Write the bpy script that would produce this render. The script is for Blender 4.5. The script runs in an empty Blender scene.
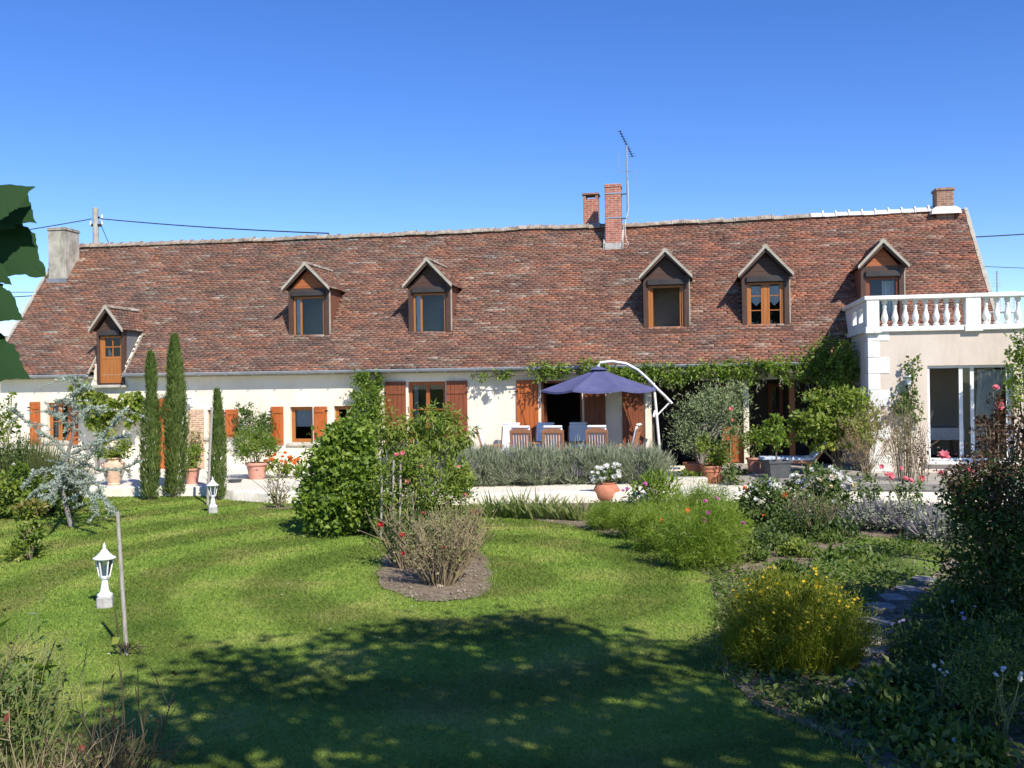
import bpy, math, random
import numpy as np
from mathutils import Matrix, Vector

rng = np.random.default_rng(7)
random.seed(7)
R = math.radians
SC = bpy.context.scene
COL = SC.collection

# ------------------------------------------------------------------ camera
FPX, CAMH = 995.56, 2.45
PITCH, ROLL = R(0.17), R(0.75)
FW = Vector((0, math.cos(PITCH), math.sin(PITCH)))
RT = Vector((math.cos(ROLL), 0, -math.sin(ROLL)))
RT = (RT - FW * RT.dot(FW)).normalized()
UP = RT.cross(FW).normalized()
cam_data = bpy.data.cameras.new("camera")
cam = bpy.data.objects.new("camera", cam_data)
COL.objects.link(cam)
cam_data.sensor_width = 36.0
cam_data.lens = 35.0
cam_data.clip_start = 0.05
cam_data.clip_end = 5000
M = Matrix(((RT.x, UP.x, -FW.x, 0), (RT.y, UP.y, -FW.y, 0), (RT.z, UP.z, -FW.z, CAMH), (0, 0, 0, 1)))
cam.matrix_world = M
SC.camera = cam

# ------------------------------------------------------------------ light
SUN_AZ, SUN_EL = R(28), R(42)          # sun stands behind the camera, to the right
LDIR = Vector((-math.sin(SUN_AZ) * math.cos(SUN_EL), math.cos(SUN_AZ) * math.cos(SUN_EL), -math.sin(SUN_EL)))
sl = bpy.data.lights.new("sun", 'SUN')
sl.energy = 5.0
sl.angle = R(0.5)
sl.color = (1.0, 0.94, 0.84)
sun = bpy.data.objects.new("sun", sl)
COL.objects.link(sun)
sun.rotation_euler = LDIR.to_track_quat('-Z', 'Y').to_euler()
world = bpy.data.worlds.new("World")
SC.world = world
world.use_nodes = True
wn = world.node_tree
sky = wn.nodes.new('ShaderNodeTexSky')
sky.sky_type = 'NISHITA'
sky.sun_disc = False
sky.sun_elevation = SUN_EL
sky.sun_rotation = math.pi - SUN_AZ
sky.air_density = 1.0
sky.dust_density = 0.0
sky.altitude = 1500
sky.ozone_density = 4.0
bg = wn.nodes['Background']
bg.inputs['Strength'].default_value = 0.15
hsv = wn.nodes.new('ShaderNodeHueSaturation')
hsv.inputs['Hue'].default_value = 0.515
hsv.inputs['Saturation'].default_value = 1.24
wn.links.new(sky.outputs[0], hsv.inputs['Color'])
wn.links.new(hsv.outputs[0], bg.inputs['Color'])
SC.view_settings.view_transform = 'Standard'
SC.view_settings.look = 'None'
SC.view_settings.gamma = 1
SC.view_settings.exposure = 0.36
SC.view_settings.use_curve_mapping = False
SC.cycles.max_bounces = 6
SC.cycles.transparent_max_bounces = 12

# ------------------------------------------------------------------ plan
HA, HD, HZ = R(10.5), 27.0, 0.2        # the house is turned 10.5 degrees, 27 m away
HU = Vector((math.cos(HA), -math.sin(HA), 0))
HN = Vector((math.sin(HA), math.cos(HA), 0))


def hp(u, n, z=0.0):
    """a point given along the house front (u), behind it (n) and up"""
    return Vector((0, HD, HZ)) + HU * u + HN * n + Vector((0, 0, z))


def ray(px, py):
    return FW + RT * ((px - 512) / FPX) + UP * ((384 - py) / FPX)


def G(px, py, z=0.0):
    d = ray(px, py)
    t = (z - CAMH) / d.z
    return Vector((d.x * t, d.y * t, z))


def AT(px, py, y):
    d = ray(px, py)
    t = y / d.y
    return Vector((d.x * t, y, CAMH + d.z * t))


# ------------------------------------------------------------------ materials
MATS = {}


def nmat(name):
    m = bpy.data.materials.new(name)
    m.use_nodes = True
    MATS[name] = m
    return m, m.node_tree.nodes, m.node_tree.links, m.node_tree.nodes['Principled BSDF']


def lin(c):
    return tuple((x / 12.92 if x <= 0.04045 else ((x + 0.055) / 1.055) ** 2.4) for x in (v / 255 for v in c))


def mat_noise(name, c1, c2, scale=6.0, rough=0.8, bump=0.0, bscale=None, c3=None, spec=0.3, stretch=None, metal=0.0, detail=6):
    m, N, L, B = nmat(name)
    tc = N.new('ShaderNodeTexCoord')
    src = tc.outputs['Object']
    if stretch:
        mp = N.new('ShaderNodeMapping')
        mp.inputs['Scale'].default_value = stretch
        L.new(src, mp.inputs['Vector'])
        src = mp.outputs[0]
    nz = N.new('ShaderNodeTexNoise')
    nz.inputs['Scale'].default_value = scale
    nz.inputs['Detail'].default_value = detail
    nz.inputs['Roughness'].default_value = 0.65
    L.new(src, nz.inputs['Vector'])
    rp = N.new('ShaderNodeValToRGB')
    rp.color_ramp.elements[0].position = 0.32
    rp.color_ramp.elements[1].position = 0.68
    rp.color_ramp.elements[0].color = (*c1, 1)
    rp.color_ramp.elements[1].color = (*c2, 1)
    if c3:
        e = rp.color_ramp.elements.new(0.5)
        e.color = (*c3, 1)
    L.new(nz.outputs['Fac'], rp.inputs['Fac'])
    L.new(rp.outputs['Color'], B.inputs['Base Color'])
    B.inputs['Roughness'].default_value = rough
    B.inputs['Specular IOR Level'].default_value = spec
    B.inputs['Metallic'].default_value = metal
    if bump:
        n2 = N.new('ShaderNodeTexNoise')
        n2.inputs['Scale'].default_value = bscale or scale * 6
        n2.inputs['Detail'].default_value = 5
        L.new(src, n2.inputs['Vector'])
        bp = N.new('ShaderNodeBump')
        bp.inputs['Strength'].default_value = bump
        bp.inputs['Distance'].default_value = 0.02
        L.new(n2.outputs['Fac'], bp.inputs['Height'])
        L.new(bp.outputs[0], B.inputs['Normal'])
    return m


def mat_leaf(name, cols, transl=0.35, rough=0.45, tcol=None, spec=0.35):
    """cols: colours over the per-leaf tint 0..1"""
    m, N, L, B = nmat(name)
    at = N.new('ShaderNodeAttribute')
    at.attribute_name = 'tint'
    rp = N.new('ShaderNodeValToRGB')
    els = rp.color_ramp.elements
    els[0].color = (*cols[0], 1)
    els[0].position = 0.0
    els[1].color = (*cols[-1], 1)
    els[1].position = 1.0
    for i, c in enumerate(cols[1:-1]):
        e = els.new((i + 1) / (len(cols) - 1))
        e.color = (*c, 1)
    L.new(at.outputs['Fac'], rp.inputs['Fac'])
    L.new(rp.outputs['Color'], B.inputs['Base Color'])
    B.inputs['Roughness'].default_value = rough
    B.inputs['Specular IOR Level'].default_value = spec
    if transl:
        tr = N.new('ShaderNodeBsdfTranslucent')
        hs = N.new('ShaderNodeMixRGB')
        hs.blend_type = 'MULTIPLY'
        hs.inputs['Fac'].default_value = 1
        hs.inputs['Color2'].default_value = (*(tcol or (1.35, 1.6, 0.55)), 1)
        L.new(rp.outputs['Color'], hs.inputs['Color1'])
        L.new(hs.outputs[0], tr.inputs['Color'])
        mx = N.new('ShaderNodeMixShader')
        mx.inputs['Fac'].default_value = transl
        L.new(B.outputs[0], mx.inputs[1])
        L.new(tr.outputs[0], mx.inputs[2])
        L.new(mx.outputs[0], N['Material Output'].inputs['Surface'])
    return m


def mat_wood(name, c1, c2, rough=0.5, axis='Z'):
    st = {'Z': (14, 14, 1.2), 'X': (1.2, 14, 14)}[axis]
    return mat_noise(name, c1, c2, 2.2, rough, 0.12, 6, spec=0.35, stretch=st)


def mat_glass(name, tint=(0.75, 0.8, 0.8)):
    m, N, L, B = nmat(name)
    N.remove(B)
    t = N.new('ShaderNodeBsdfTransparent')
    t.inputs['Color'].default_value = (*tint, 1)
    g = N.new('ShaderNodeBsdfGlossy')
    g.inputs['Roughness'].default_value = 0.015
    f = N.new('ShaderNodeFresnel')
    f.inputs['IOR'].default_value = 1.6
    x = N.new('ShaderNodeMixShader')
    L.new(f.outputs[0], x.inputs[0])
    L.new(t.outputs[0], x.inputs[1])
    L.new(g.outputs[0], x.inputs[2])
    L.new(x.outputs[0], N['Material Output'].inputs['Surface'])
    return m


def mat_vcol(name, rough=0.85, fine=30.0, amt=0.35, bump=0.3):
    m, N, L, B = nmat(name)
    at = N.new('ShaderNodeAttribute')
    at.attribute_name = 'colour'
    tc = N.new('ShaderNodeTexCoord')
    nz = N.new('ShaderNodeTexNoise')
    nz.inputs['Scale'].default_value = fine
    nz.inputs['Detail'].default_value = 4
    L.new(tc.outputs['Object'], nz.inputs['Vector'])
    mr = N.new('ShaderNodeMapRange')
    mr.inputs['From Min'].default_value = 0.3
    mr.inputs['From Max'].default_value = 0.7
    mr.inputs['To Min'].default_value = 1 - amt
    mr.inputs['To Max'].default_value = 1 + amt
    L.new(nz.outputs['Fac'], mr.inputs['Value'])
    mx = N.new('ShaderNodeVectorMath')
    mx.operation = 'SCALE'
    L.new(at.outputs['Color'], mx.inputs[0])
    L.new(mr.outputs[0], mx.inputs['Scale'])
    n3 = N.new('ShaderNodeTexNoise')
    n3.inputs['Scale'].default_value = 5.5
    n3.inputs['Detail'].default_value = 7
    n3.inputs['Roughness'].default_value = 0.72
    L.new(tc.outputs['Object'], n3.inputs['Vector'])
    r3 = N.new('ShaderNodeMapRange')
    r3.inputs['From Min'].default_value = 0.60
    r3.inputs['From Max'].default_value = 0.70
    r3.inputs['To Max'].default_value = 0.5
    L.new(n3.outputs['Fac'], r3.inputs['Value'])
    lm_ = N.new('ShaderNodeMixRGB')
    lm_.inputs['Color2'].default_value = (0.42, 0.37, 0.30, 1)
    L.new(r3.outputs[0], lm_.inputs['Fac'])
    L.new(mx.outputs[0], lm_.inputs['Color1'])
    L.new(lm_.outputs[0], B.inputs['Base Color'])
    B.inputs['Roughness'].default_value = rough
    B.inputs['Specular IOR Level'].default_value = 0.2
    if bump:
        bp = N.new('ShaderNodeBump')
        bp.inputs['Strength'].default_value = bump
        bp.inputs['Distance'].default_value = 0.01
        L.new(nz.outputs['Fac'], bp.inputs['Height'])
        L.new(bp.outputs[0], B.inputs['Normal'])
    return m


def mat_brick(name, c1, c2, mortar, bw=0.22, bh=0.065, ms=0.012, rough=0.85):
    m, N, L, B = nmat(name)
    tc = N.new('ShaderNodeTexCoord')
    ge = N.new('ShaderNodeNewGeometry')
    sx = N.new('ShaderNodeSeparateXYZ')
    L.new(tc.outputs['Object'], sx.inputs[0])
    ad = N.new('ShaderNodeMath')
    ad.operation = 'ADD'
    L.new(sx.outputs['X'], ad.inputs[0])
    L.new(sx.outputs['Y'], ad.inputs[1])
    cb = N.new('ShaderNodeCombineXYZ')
    L.new(ad.outputs[0], cb.inputs['X'])
    L.new(sx.outputs['Z'], cb.inputs['Y'])
    b = N.new('ShaderNodeTexBrick')
    b.inputs['Scale'].default_value = 1
    b.inputs['Brick Width'].default_value = bw
    b.inputs['Row Height'].default_value = bh
    b.inputs['Mortar Size'].default_value = ms
    b.inputs['Color1'].default_value = (*c1, 1)
    b.inputs['Color2'].default_value = (*c2, 1)
    b.inputs['Mortar'].default_value = (*mortar, 1)
    L.new(cb.outputs[0], b.inputs['Vector'])
    nz = N.new('ShaderNodeTexNoise')
    nz.inputs['Scale'].default_value = 9
    nz.inputs['Detail'].default_value = 5
    L.new(tc.outputs['Object'], nz.inputs['Vector'])
    mx = N.new('ShaderNodeMixRGB')
    mx.blend_type = 'OVERLAY'
    mx.inputs['Fac'].default_value = 0.55
    L.new(b.outputs['Color'], mx.inputs['Color1'])
    L.new(nz.outputs['Fac'], mx.inputs['Color2'])
    L.new(mx.outputs[0], B.inputs['Base Color'])
    B.inputs['Roughness'].default_value = rough
    bp = N.new('ShaderNodeBump')
    bp.inputs['Strength'].default_value = 0.5
    bp.inputs['Distance'].default_value = 0.01
    bp.invert = True
    L.new(b.outputs['Fac'], bp.inputs['Height'])
    L.new(bp.outputs[0], B.inputs['Normal'])
    return m


def mat_lawn(name):
    """mown lawn: arcs left by the mower round the island bed, dry and lush patches; blades share it"""
    m, N, L, B = nmat(name)
    ge = N.new('ShaderNodeNewGeometry')
    mp = N.new('ShaderNodeMapping')
    mp.inputs['Location'].default_value = (0.6, -10.4, 0)
    mp.inputs['Scale'].default_value = (1, 0.8, 0)
    L.new(ge.outputs['Position'], mp.inputs['Vector'])
    nz = N.new('ShaderNodeTexNoise')
    nz.inputs['Scale'].default_value = 0.35
    nz.inputs['Detail'].default_value = 2
    L.new(ge.outputs['Position'], nz.inputs['Vector'])
    ln = N.new('ShaderNodeVectorMath')
    ln.operation = 'LENGTH'
    L.new(mp.outputs[0], ln.inputs[0])
    ma = N.new('ShaderNodeMath')
    ma.operation = 'MULTIPLY_ADD'
    L.new(nz.outputs['Fac'], ma.inputs[0])
    ma.inputs[1].default_value = 0.9
    L.new(ln.outputs['Value'], ma.inputs[2])
    mu = N.new('ShaderNodeMath')
    mu.operation = 'MULTIPLY'
    mu.inputs[1].default_value = 3.9
    L.new(ma.outputs[0], mu.inputs[0])
    sn = N.new('ShaderNodeMath')
    sn.operation = 'SINE'
    L.new(mu.outputs[0], sn.inputs[0])
    stripe = N.new('ShaderNodeMapRange')
    stripe.inputs['From Min'].default_value = -0.45
    stripe.inputs['From Max'].default_value = 0.45
    L.new(sn.outputs[0], stripe.inputs['Value'])
    n1 = N.new('ShaderNodeTexNoise')
    n1.inputs['Scale'].default_value = 0.9
    n1.inputs['Detail'].default_value = 6
    n1.inputs['Roughness'].default_value = 0.6
    L.new(ge.outputs['Position'], n1.inputs['Vector'])
    r1 = N.new('ShaderNodeValToRGB')
    e = r1.color_ramp.elements
    e[0].position = 0.3
    e[0].color = (0.108, 0.182, 0.026, 1)
    e[1].position = 0.72
    e[1].color = (0.262, 0.268, 0.074, 1)
    x = e.new(0.5)
    x.color = (0.158, 0.224, 0.036, 1)
    L.new(n1.outputs['Fac'], r1.inputs['Fac'])
    n2 = N.new('ShaderNodeTexNoise')
    n2.inputs['Scale'].default_value = 22
    n2.inputs['Detail'].default_value = 5
    n2.inputs['Roughness'].default_value = 0.75
    L.new(ge.outputs['Position'], n2.inputs['Vector'])
    mr = N.new('ShaderNodeMapRange')
    mr.inputs['From Min'].default_value = 0.3
    mr.inputs['From Max'].default_value = 0.7
    mr.inputs['To Min'].default_value = 0.82
    mr.inputs['To Max'].default_value = 1.16
    L.new(n2.outputs['Fac'], mr.inputs['Value'])
    st2 = N.new('ShaderNodeMapRange')
    st2.inputs['To Min'].default_value = 0.83
    st2.inputs['To Max'].default_value = 1.25
    L.new(stripe.outputs[0], st2.inputs['Value'])
    at = N.new('ShaderNodeAttribute')
    at.attribute_name = 'tint'
    ad = N.new('ShaderNodeMath')
    ad.operation = 'ADD'
    ad.inputs[1].default_value = 0.85
    L.new(at.outputs['Fac'], ad.inputs[0])
    k1 = N.new('ShaderNodeMath')
    k1.operation = 'MULTIPLY'
    L.new(mr.outputs[0], k1.inputs[0])
    L.new(st2.outputs[0], k1.inputs[1])
    k2 = N.new('ShaderNodeMath')
    k2.operation = 'MULTIPLY'
    L.new(k1.outputs[0], k2.inputs[0])
    L.new(ad.outputs[0], k2.inputs[1])
    sc = N.new('ShaderNodeVectorMath')
    sc.operation = 'SCALE'
    L.new(r1.outputs['Color'], sc.inputs[0])
    L.new(k2.outputs[0], sc.inputs['Scale'])
    L.new(sc.outputs[0], B.inputs['Base Color'])
    B.inputs['Roughness'].default_value = 0.7
    B.inputs['Specular IOR Level'].default_value = 0.15
    bp = N.new('ShaderNodeBump')
    bp.inputs['Strength'].default_value = 0.5
    bp.inputs['Distance'].default_value = 0.03
    L.new(n2.outputs['Fac'], bp.inputs['Height'])
    L.new(bp.outputs[0], B.inputs['Normal'])
    return m


LAWN = mat_lawn("lawn")
PLASTER = mat_noise("cream_plaster", (0.74, 0.66, 0.52), (0.83, 0.76, 0.63), 1.2, 0.9, 0.25, 40, spec=0.1)


def add_wear(m, scale, lo, hi, dark, tint=(1, 0.96, 0.88)):
    """old drips and patches: uneven tone with a shape of its own"""
    N, L = m.node_tree.nodes, m.node_tree.links
    B = N['Principled BSDF']
    src = B.inputs['Base Color'].links[0].from_socket
    tc = N.new('ShaderNodeTexCoord')
    mp = N.new('ShaderNodeMapping')
    mp.inputs['Scale'].default_value = scale
    L.new(tc.outputs['Object'], mp.inputs['Vector'])
    nz = N.new('ShaderNodeTexNoise')
    nz.inputs['Scale'].default_value = 1
    nz.inputs['Detail'].default_value = 8
    nz.inputs['Roughness'].default_value = 0.7
    L.new(mp.outputs[0], nz.inputs['Vector'])
    mr = N.new('ShaderNodeMapRange')
    mr.inputs['From Min'].default_value = lo
    mr.inputs['From Max'].default_value = hi
    L.new(nz.outputs['Fac'], mr.inputs['Value'])
    mx = N.new('ShaderNodeMixRGB')
    mx.blend_type = 'MULTIPLY'
    mx.inputs['Color2'].default_value = (dark * tint[0], dark * tint[1], dark * tint[2], 1)
    L.new(mr.outputs[0], mx.inputs['Fac'])
    L.new(src, mx.inputs['Color1'])
    L.new(mx.outputs[0], B.inputs['Base Color'])


add_wear(PLASTER, (1.6, 1.6, 0.5), 0.52, 0.78, 0.80)
PINKPL = mat_noise("beige_plaster", (0.60, 0.51, 0.425), (0.68, 0.59, 0.50), 0.9, 0.9, 0.25, 45, spec=0.1)
add_wear(PINKPL, (1.8, 1.8, 0.4), 0.5, 0.75, 0.82)
WHITESTONE = mat_noise("white_stone", (0.68, 0.68, 0.64), (0.82, 0.81, 0.76), 2.5, 0.75, 0.1, 30, spec=0.2)
add_wear(WHITESTONE, (5, 5, 2), 0.52, 0.75, 0.72)
OLDSTONE = mat_noise("old_stone", (0.40, 0.37, 0.31), (0.60, 0.57, 0.48), 5, 0.9, 0.4, 40, spec=0.1)
GREYREND = mat_noise("grey_render", (0.27, 0.25, 0.21), (0.52, 0.48, 0.41), 2.6, 0.95, 0.5, 25, spec=0.1, c3=(0.42, 0.39, 0.33))
add_wear(GREYREND, (3, 3, 1), 0.48, 0.66, 0.60)
BRICK = mat_brick("red_brick", (0.33, 0.085, 0.052), (0.44, 0.135, 0.085), (0.42, 0.28, 0.22))
OLDBRICK = mat_brick("weathered_brick", (0.22, 0.10, 0.065), (0.34, 0.17, 0.11), (0.33, 0.25, 0.19))
PALEBRICK = mat_brick("pale_brick", (0.45, 0.24, 0.14), (0.56, 0.33, 0.21), (0.62, 0.52, 0.38), 0.22, 0.06)
TILE = mat_vcol("clay_tile", 0.85, 26, 0.34, 0.35)
RIDGEM = mat_noise("ridge_lichen", (0.17, 0.12, 0.09), (0.47, 0.42, 0.35), 5, 0.95, 0.5, 30, c3=(0.31, 0.255, 0.20), spec=0.1)
WMORTAR = mat_noise("white_mortar", (0.62, 0.60, 0.55), (0.82, 0.80, 0.76), 4, 0.9, 0.3, 30, spec=0.1)
DECK = mat_noise("roof_underlay", (0.05, 0.035, 0.03), (0.08, 0.055, 0.045), 5, 0.95)
LEAD = mat_noise("lead", (0.14, 0.16, 0.19), (0.24, 0.26, 0.29), 4, 0.55, spec=0.5)
ZINC = mat_noise("zinc", (0.30, 0.32, 0.34), (0.42, 0.44, 0.46), 3, 0.5, spec=0.5)
BROWNWOOD = mat_wood("dark_brown_wood", (0.055, 0.030, 0.022), (0.095, 0.052, 0.036), 0.5)
GABLEWOOD = mat_wood("brown_boarding", (0.060, 0.032, 0.024), (0.105, 0.056, 0.040), 0.6, 'X')
GABLEORANGE = mat_wood("chestnut_boarding", (0.30, 0.085, 0.030), (0.42, 0.140, 0.050), 0.6, 'X')
CHEEK = mat_wood("red_brown_cheek", (0.15, 0.062, 0.038), (0.22, 0.092, 0.055), 0.7, 'X')
OAK = mat_wood("honey_wood", (0.32, 0.115, 0.030), (0.43, 0.165, 0.045), 0.4)
REDOAK = mat_wood("redbrown_joinery", (0.27, 0.080, 0.022), (0.36, 0.115, 0.036), 0.45)
SHUTO = mat_wood("orange_shutter", (0.38, 0.095, 0.022), (0.52, 0.145, 0.036), 0.5)
add_wear(SHUTO, (3, 3, .8), 0.45, 0.7, 0.72)
SHUTR = mat_wood("redbrown_shutter", (0.17, 0.050, 0.022), (0.25, 0.078, 0.034), 0.5)
IRON = mat_noise("black_iron", (0.02, 0.02, 0.02), (0.035, 0.033, 0.03), 8, 0.5)
VERGE = mat_noise("verge_board", (0.30, 0.275, 0.22), (0.47, 0.43, 0.35), 3, 0.8, 0.2, 25)
SLATE = mat_noise("slate_cheek", (0.12, 0.12, 0.13), (0.20, 0.20, 0.21), 7, 0.7, 0.4, 20, stretch=(1, 1, 6))
BOX = mat_noise("dark_shutter_box", (0.035, 0.030, 0.030), (0.055, 0.048, 0.046), 3, 0.5)
GLASS = mat_glass("window_glass", (0.90, 0.93, 0.93))
WPAINT = mat_noise("white_paint", (0.74, 0.74, 0.73), (0.84, 0.84, 0.83), 4, 0.35, spec=0.5)
LACE = mat_noise("white_lace", (0.60, 0.60, 0.60), (0.85, 0.85, 0.85), 30, 0.9)
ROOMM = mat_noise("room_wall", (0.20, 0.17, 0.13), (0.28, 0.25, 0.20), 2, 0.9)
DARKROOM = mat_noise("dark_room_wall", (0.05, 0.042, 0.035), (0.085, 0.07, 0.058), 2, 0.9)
FLOORM = mat_noise("room_floor", (0.12, 0.08, 0.05), (0.18, 0.12, 0.08), 4, 0.6)
GRAVEL = mat_noise("pale_gravel", (0.56, 0.51, 0.41), (0.86, 0.81, 0.69), 24, 0.95, 0.5, 60, c3=(0.74, 0.69, 0.57), spec=0.1)
PAVE = mat_noise("paving", (0.30, 0.27, 0.23), (0.45, 0.41, 0.35), 3, 0.85, 0.3, 30)
LOWWALL = mat_noise("lowwall", (0.66, 0.60, 0.49), (0.84, 0.79, 0.69), 3, 0.9, 0.5, 20, spec=0.1)
SOIL = mat_noise("soil", (0.12, 0.088, 0.058), (0.33, 0.265, 0.19), 9, 0.95, 1.0, 30, c3=(0.21, 0.165, 0.115), spec=0.1)
CLOD = mat_noise("clod", (0.15, 0.112, 0.075), (0.42, 0.345, 0.255), 5, 0.95, 0.6, 40, spec=0.1)
SLAB = mat_noise("step_slab", (0.17, 0.16, 0.14), (0.33, 0.315, 0.28), 6, 0.9, 0.5, 40)
TERRA = mat_noise("terracotta", (0.42, 0.155, 0.085), (0.56, 0.245, 0.15), 5, 0.85, 0.2, 40, spec=0.2)
TERRAPINK = mat_noise("pink_terracotta", (0.52, 0.24, 0.17), (0.64, 0.34, 0.26), 5, 0.85, 0.2, 40, spec=0.2)
TERRAPALE = mat_noise("pale_terracotta", (0.56, 0.36, 0.24), (0.70, 0.52, 0.38), 5, 0.85, 0.3, 40, spec=0.2)
PLANTER = mat_noise("grey_planter", (0.055, 0.06, 0.065), (0.09, 0.095, 0.10), 5, 0.6)
BARK = mat_noise("bark", (0.10, 0.075, 0.055), (0.22, 0.175, 0.13), 5, 0.95, 0.9, 18, stretch=(4, 4, 1))
GREYBARK = mat_noise("grey_bark", (0.16, 0.14, 0.12), (0.30, 0.27, 0.23), 5, 0.95, 0.8, 18, stretch=(4, 4, 1))
STEMG = mat_noise("green_stem", (0.13, 0.155, 0.05), (0.25, 0.24, 0.10), 7, 0.7)
STEMB = mat_noise("brown_stem", (0.14, 0.11, 0.07), (0.30, 0.24, 0.15), 6, 0.8)
STEMT = mat_noise("tan_stem", (0.20, 0.145, 0.085), (0.34, 0.27, 0.16), 6, 0.8)
STEMD = mat_noise("dark_stem", (0.045, 0.035, 0.022), (0.095, 0.08, 0.045), 6, 0.7)
STAKE = mat_noise("weathered_stake", (0.26, 0.235, 0.20), (0.46, 0.42, 0.37), 6, 0.9, 0.5, 20, stretch=(6, 6, 1))
CONCRETE = mat_noise("concrete", (0.30, 0.29, 0.27), (0.52, 0.50, 0.46), 8, 0.95, 0.6, 40)
CANVAS = mat_noise("blue_canvas", (0.085, 0.088, 0.185), (0.118, 0.122, 0.235), 3, 0.8, 0.1, 60, spec=0.15)
CUSHION = mat_noise("white_cushion", (0.72, 0.73, 0.76), (0.82, 0.83, 0.85), 3, 0.9, 0.2, 20)
BLUECUSH = mat_noise("pale_blue_cushion", (0.42, 0.50, 0.62), (0.62, 0.68, 0.76), 4, 0.9)
TEAK = mat_wood("teak", (0.33, 0.145, 0.075), (0.45, 0.22, 0.12), 0.5)
GREYPOLE = mat_noise("grey_pole", (0.30, 0.28, 0.25), (0.46, 0.44, 0.40), 3, 0.9, 0.2, 20)
CABLE = mat_noise("cable", (0.03, 0.035, 0.045), (0.05, 0.055, 0.065), 3, 0.6)
METAL = mat_noise("aluminium", (0.35, 0.36, 0.38), (0.5, 0.5, 0.52), 5, 0.4, metal=0.6, spec=0.5)
NROOF = mat_noise("neighbour_tiles", (0.16, 0.115, 0.105), (0.27, 0.20, 0.18), 9, 0.9, 0.5, 30, stretch=(1, 1, 4))

L_SHRUB = mat_leaf("shrub_leaf", [(0.065, 0.120, 0.013), (0.140, 0.215, 0.024), (0.26, 0.335, 0.052)])
L_BRIGHT = mat_leaf("bright_leaf", [(0.090, 0.145, 0.017), (0.165, 0.225, 0.030), (0.29, 0.325, 0.065)])
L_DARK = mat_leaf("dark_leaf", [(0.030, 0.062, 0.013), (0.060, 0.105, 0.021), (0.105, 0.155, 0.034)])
L_CYP = mat_leaf("cypress_leaf", [(0.070, 0.115, 0.026), (0.125, 0.180, 0.042), (0.20, 0.255, 0.075)], 0.2)
L_CEDAR = mat_leaf("cedar_needle", [(0.20, 0.26, 0.20), (0.33, 0.40, 0.32), (0.50, 0.56, 0.46)], 0.15, tcol=(1, 1.1, 1))
L_LAV = mat_leaf("lavender_leaf", [(0.175, 0.215, 0.125), (0.26, 0.298, 0.185), (0.37, 0.39, 0.27)], 0.2, 0.7, (1.1, 1.15, 0.9))
L_LAVF = mat_leaf("lavender_flower", [(0.20, 0.19, 0.22), (0.27, 0.255, 0.30), (0.36, 0.34, 0.38)], 0.2, 0.8, (1, 1, 1.1))
L_NEP = mat_leaf("catmint_flower", [(0.19, 0.165, 0.19), (0.26, 0.23, 0.26), (0.34, 0.31, 0.32)], 0.25, 0.8, (1, 1, 1.1))
L_OLIVE = mat_leaf("olive_leaf", [(0.115, 0.165, 0.06), (0.205, 0.265, 0.11), (0.34, 0.38, 0.21)], 0.2, 0.5, (1.1, 1.2, 0.8))
L_FEATH = mat_leaf("feathery_leaf", [(0.135, 0.205, 0.024), (0.215, 0.295, 0.038), (0.31, 0.38, 0.065)], 0.4)
L_IRIS = mat_leaf("iris_leaf", [(0.10, 0.16, 0.05), (0.20, 0.25, 0.08), (0.40, 0.38, 0.18)], 0.3)
L_TAN = mat_leaf("tan_grass", [(0.20, 0.15, 0.075), (0.33, 0.24, 0.13), (0.46, 0.34, 0.20)], 0.25, 0.7, (1.1, 1, 0.7))
L_DRY = mat_leaf("dry_grass", [(0.13, 0.15, 0.045), (0.22, 0.22, 0.085), (0.35, 0.31, 0.16)], 0.25, 0.7, (1.1, 1.1, 0.7))
L_YEL = mat_leaf("golden_leaf", [(0.110, 0.145, 0.012), (0.195, 0.225, 0.020), (0.32, 0.31, 0.035)], 0.4)
L_RED = mat_leaf("red_leaf", [(0.050, 0.032, 0.018), (0.105, 0.052, 0.030), (0.150, 0.105, 0.045)], 0.25, tcol=(1.4, 1.0, 0.6))
L_ROSE = mat_leaf("rose_leaf", [(0.050, 0.092, 0.022), (0.095, 0.150, 0.035), (0.175, 0.215, 0.065)])
L_BIG = mat_leaf("vine_leaf", [(0.022, 0.055, 0.018), (0.034, 0.075, 0.022), (0.05, 0.10, 0.028)], 0.15, 0.75, spec=0.12)
L_GROUND = mat_leaf("low_leaf", [(0.060, 0.105, 0.020), (0.105, 0.160, 0.030), (0.190, 0.225, 0.060)])
L_SHADE = mat_leaf("tree_leaf", [(0.03, 0.06, 0.012), (0.05, 0.09, 0.02), (0.08, 0.12, 0.03)], 0.25)


def petal(name, c, t=0.35):
    return mat_leaf(name, [tuple(x * 0.8 for x in c), c, tuple(min(1, x * 1.12) for x in c)], t, 0.7, (1, 1, 1))


F_WHITE = petal("white_petal", (0.80, 0.79, 0.74))
F_PINK = petal("pink_petal", (0.78, 0.22, 0.26))
F_MAG = petal("magenta_petal", (0.62, 0.13, 0.42))
F_ORANGE = petal("orange_petal", (0.80, 0.16, 0.025))
F_YEL = petal("yellow_petal", (0.72, 0.50, 0.02))
F_RED = petal("red_petal", (0.50, 0.03, 0.03))
F_LILAC = petal("lilac_petal", (0.50, 0.42, 0.60))
F_CREAM = petal("cream_petal", (0.72, 0.58, 0.36))
F_PURPLE = petal("purple_petal", (0.42, 0.12, 0.50))


# ------------------------------------------------------------------ object helpers
def tag(o, label=None, cat=None, group=None, kind=None):
    if label:
        o['label'] = label
    if cat:
        o['category'] = cat
    if group:
        o['group'] = group
    if kind:
        o['kind'] = kind
    return o


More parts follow.
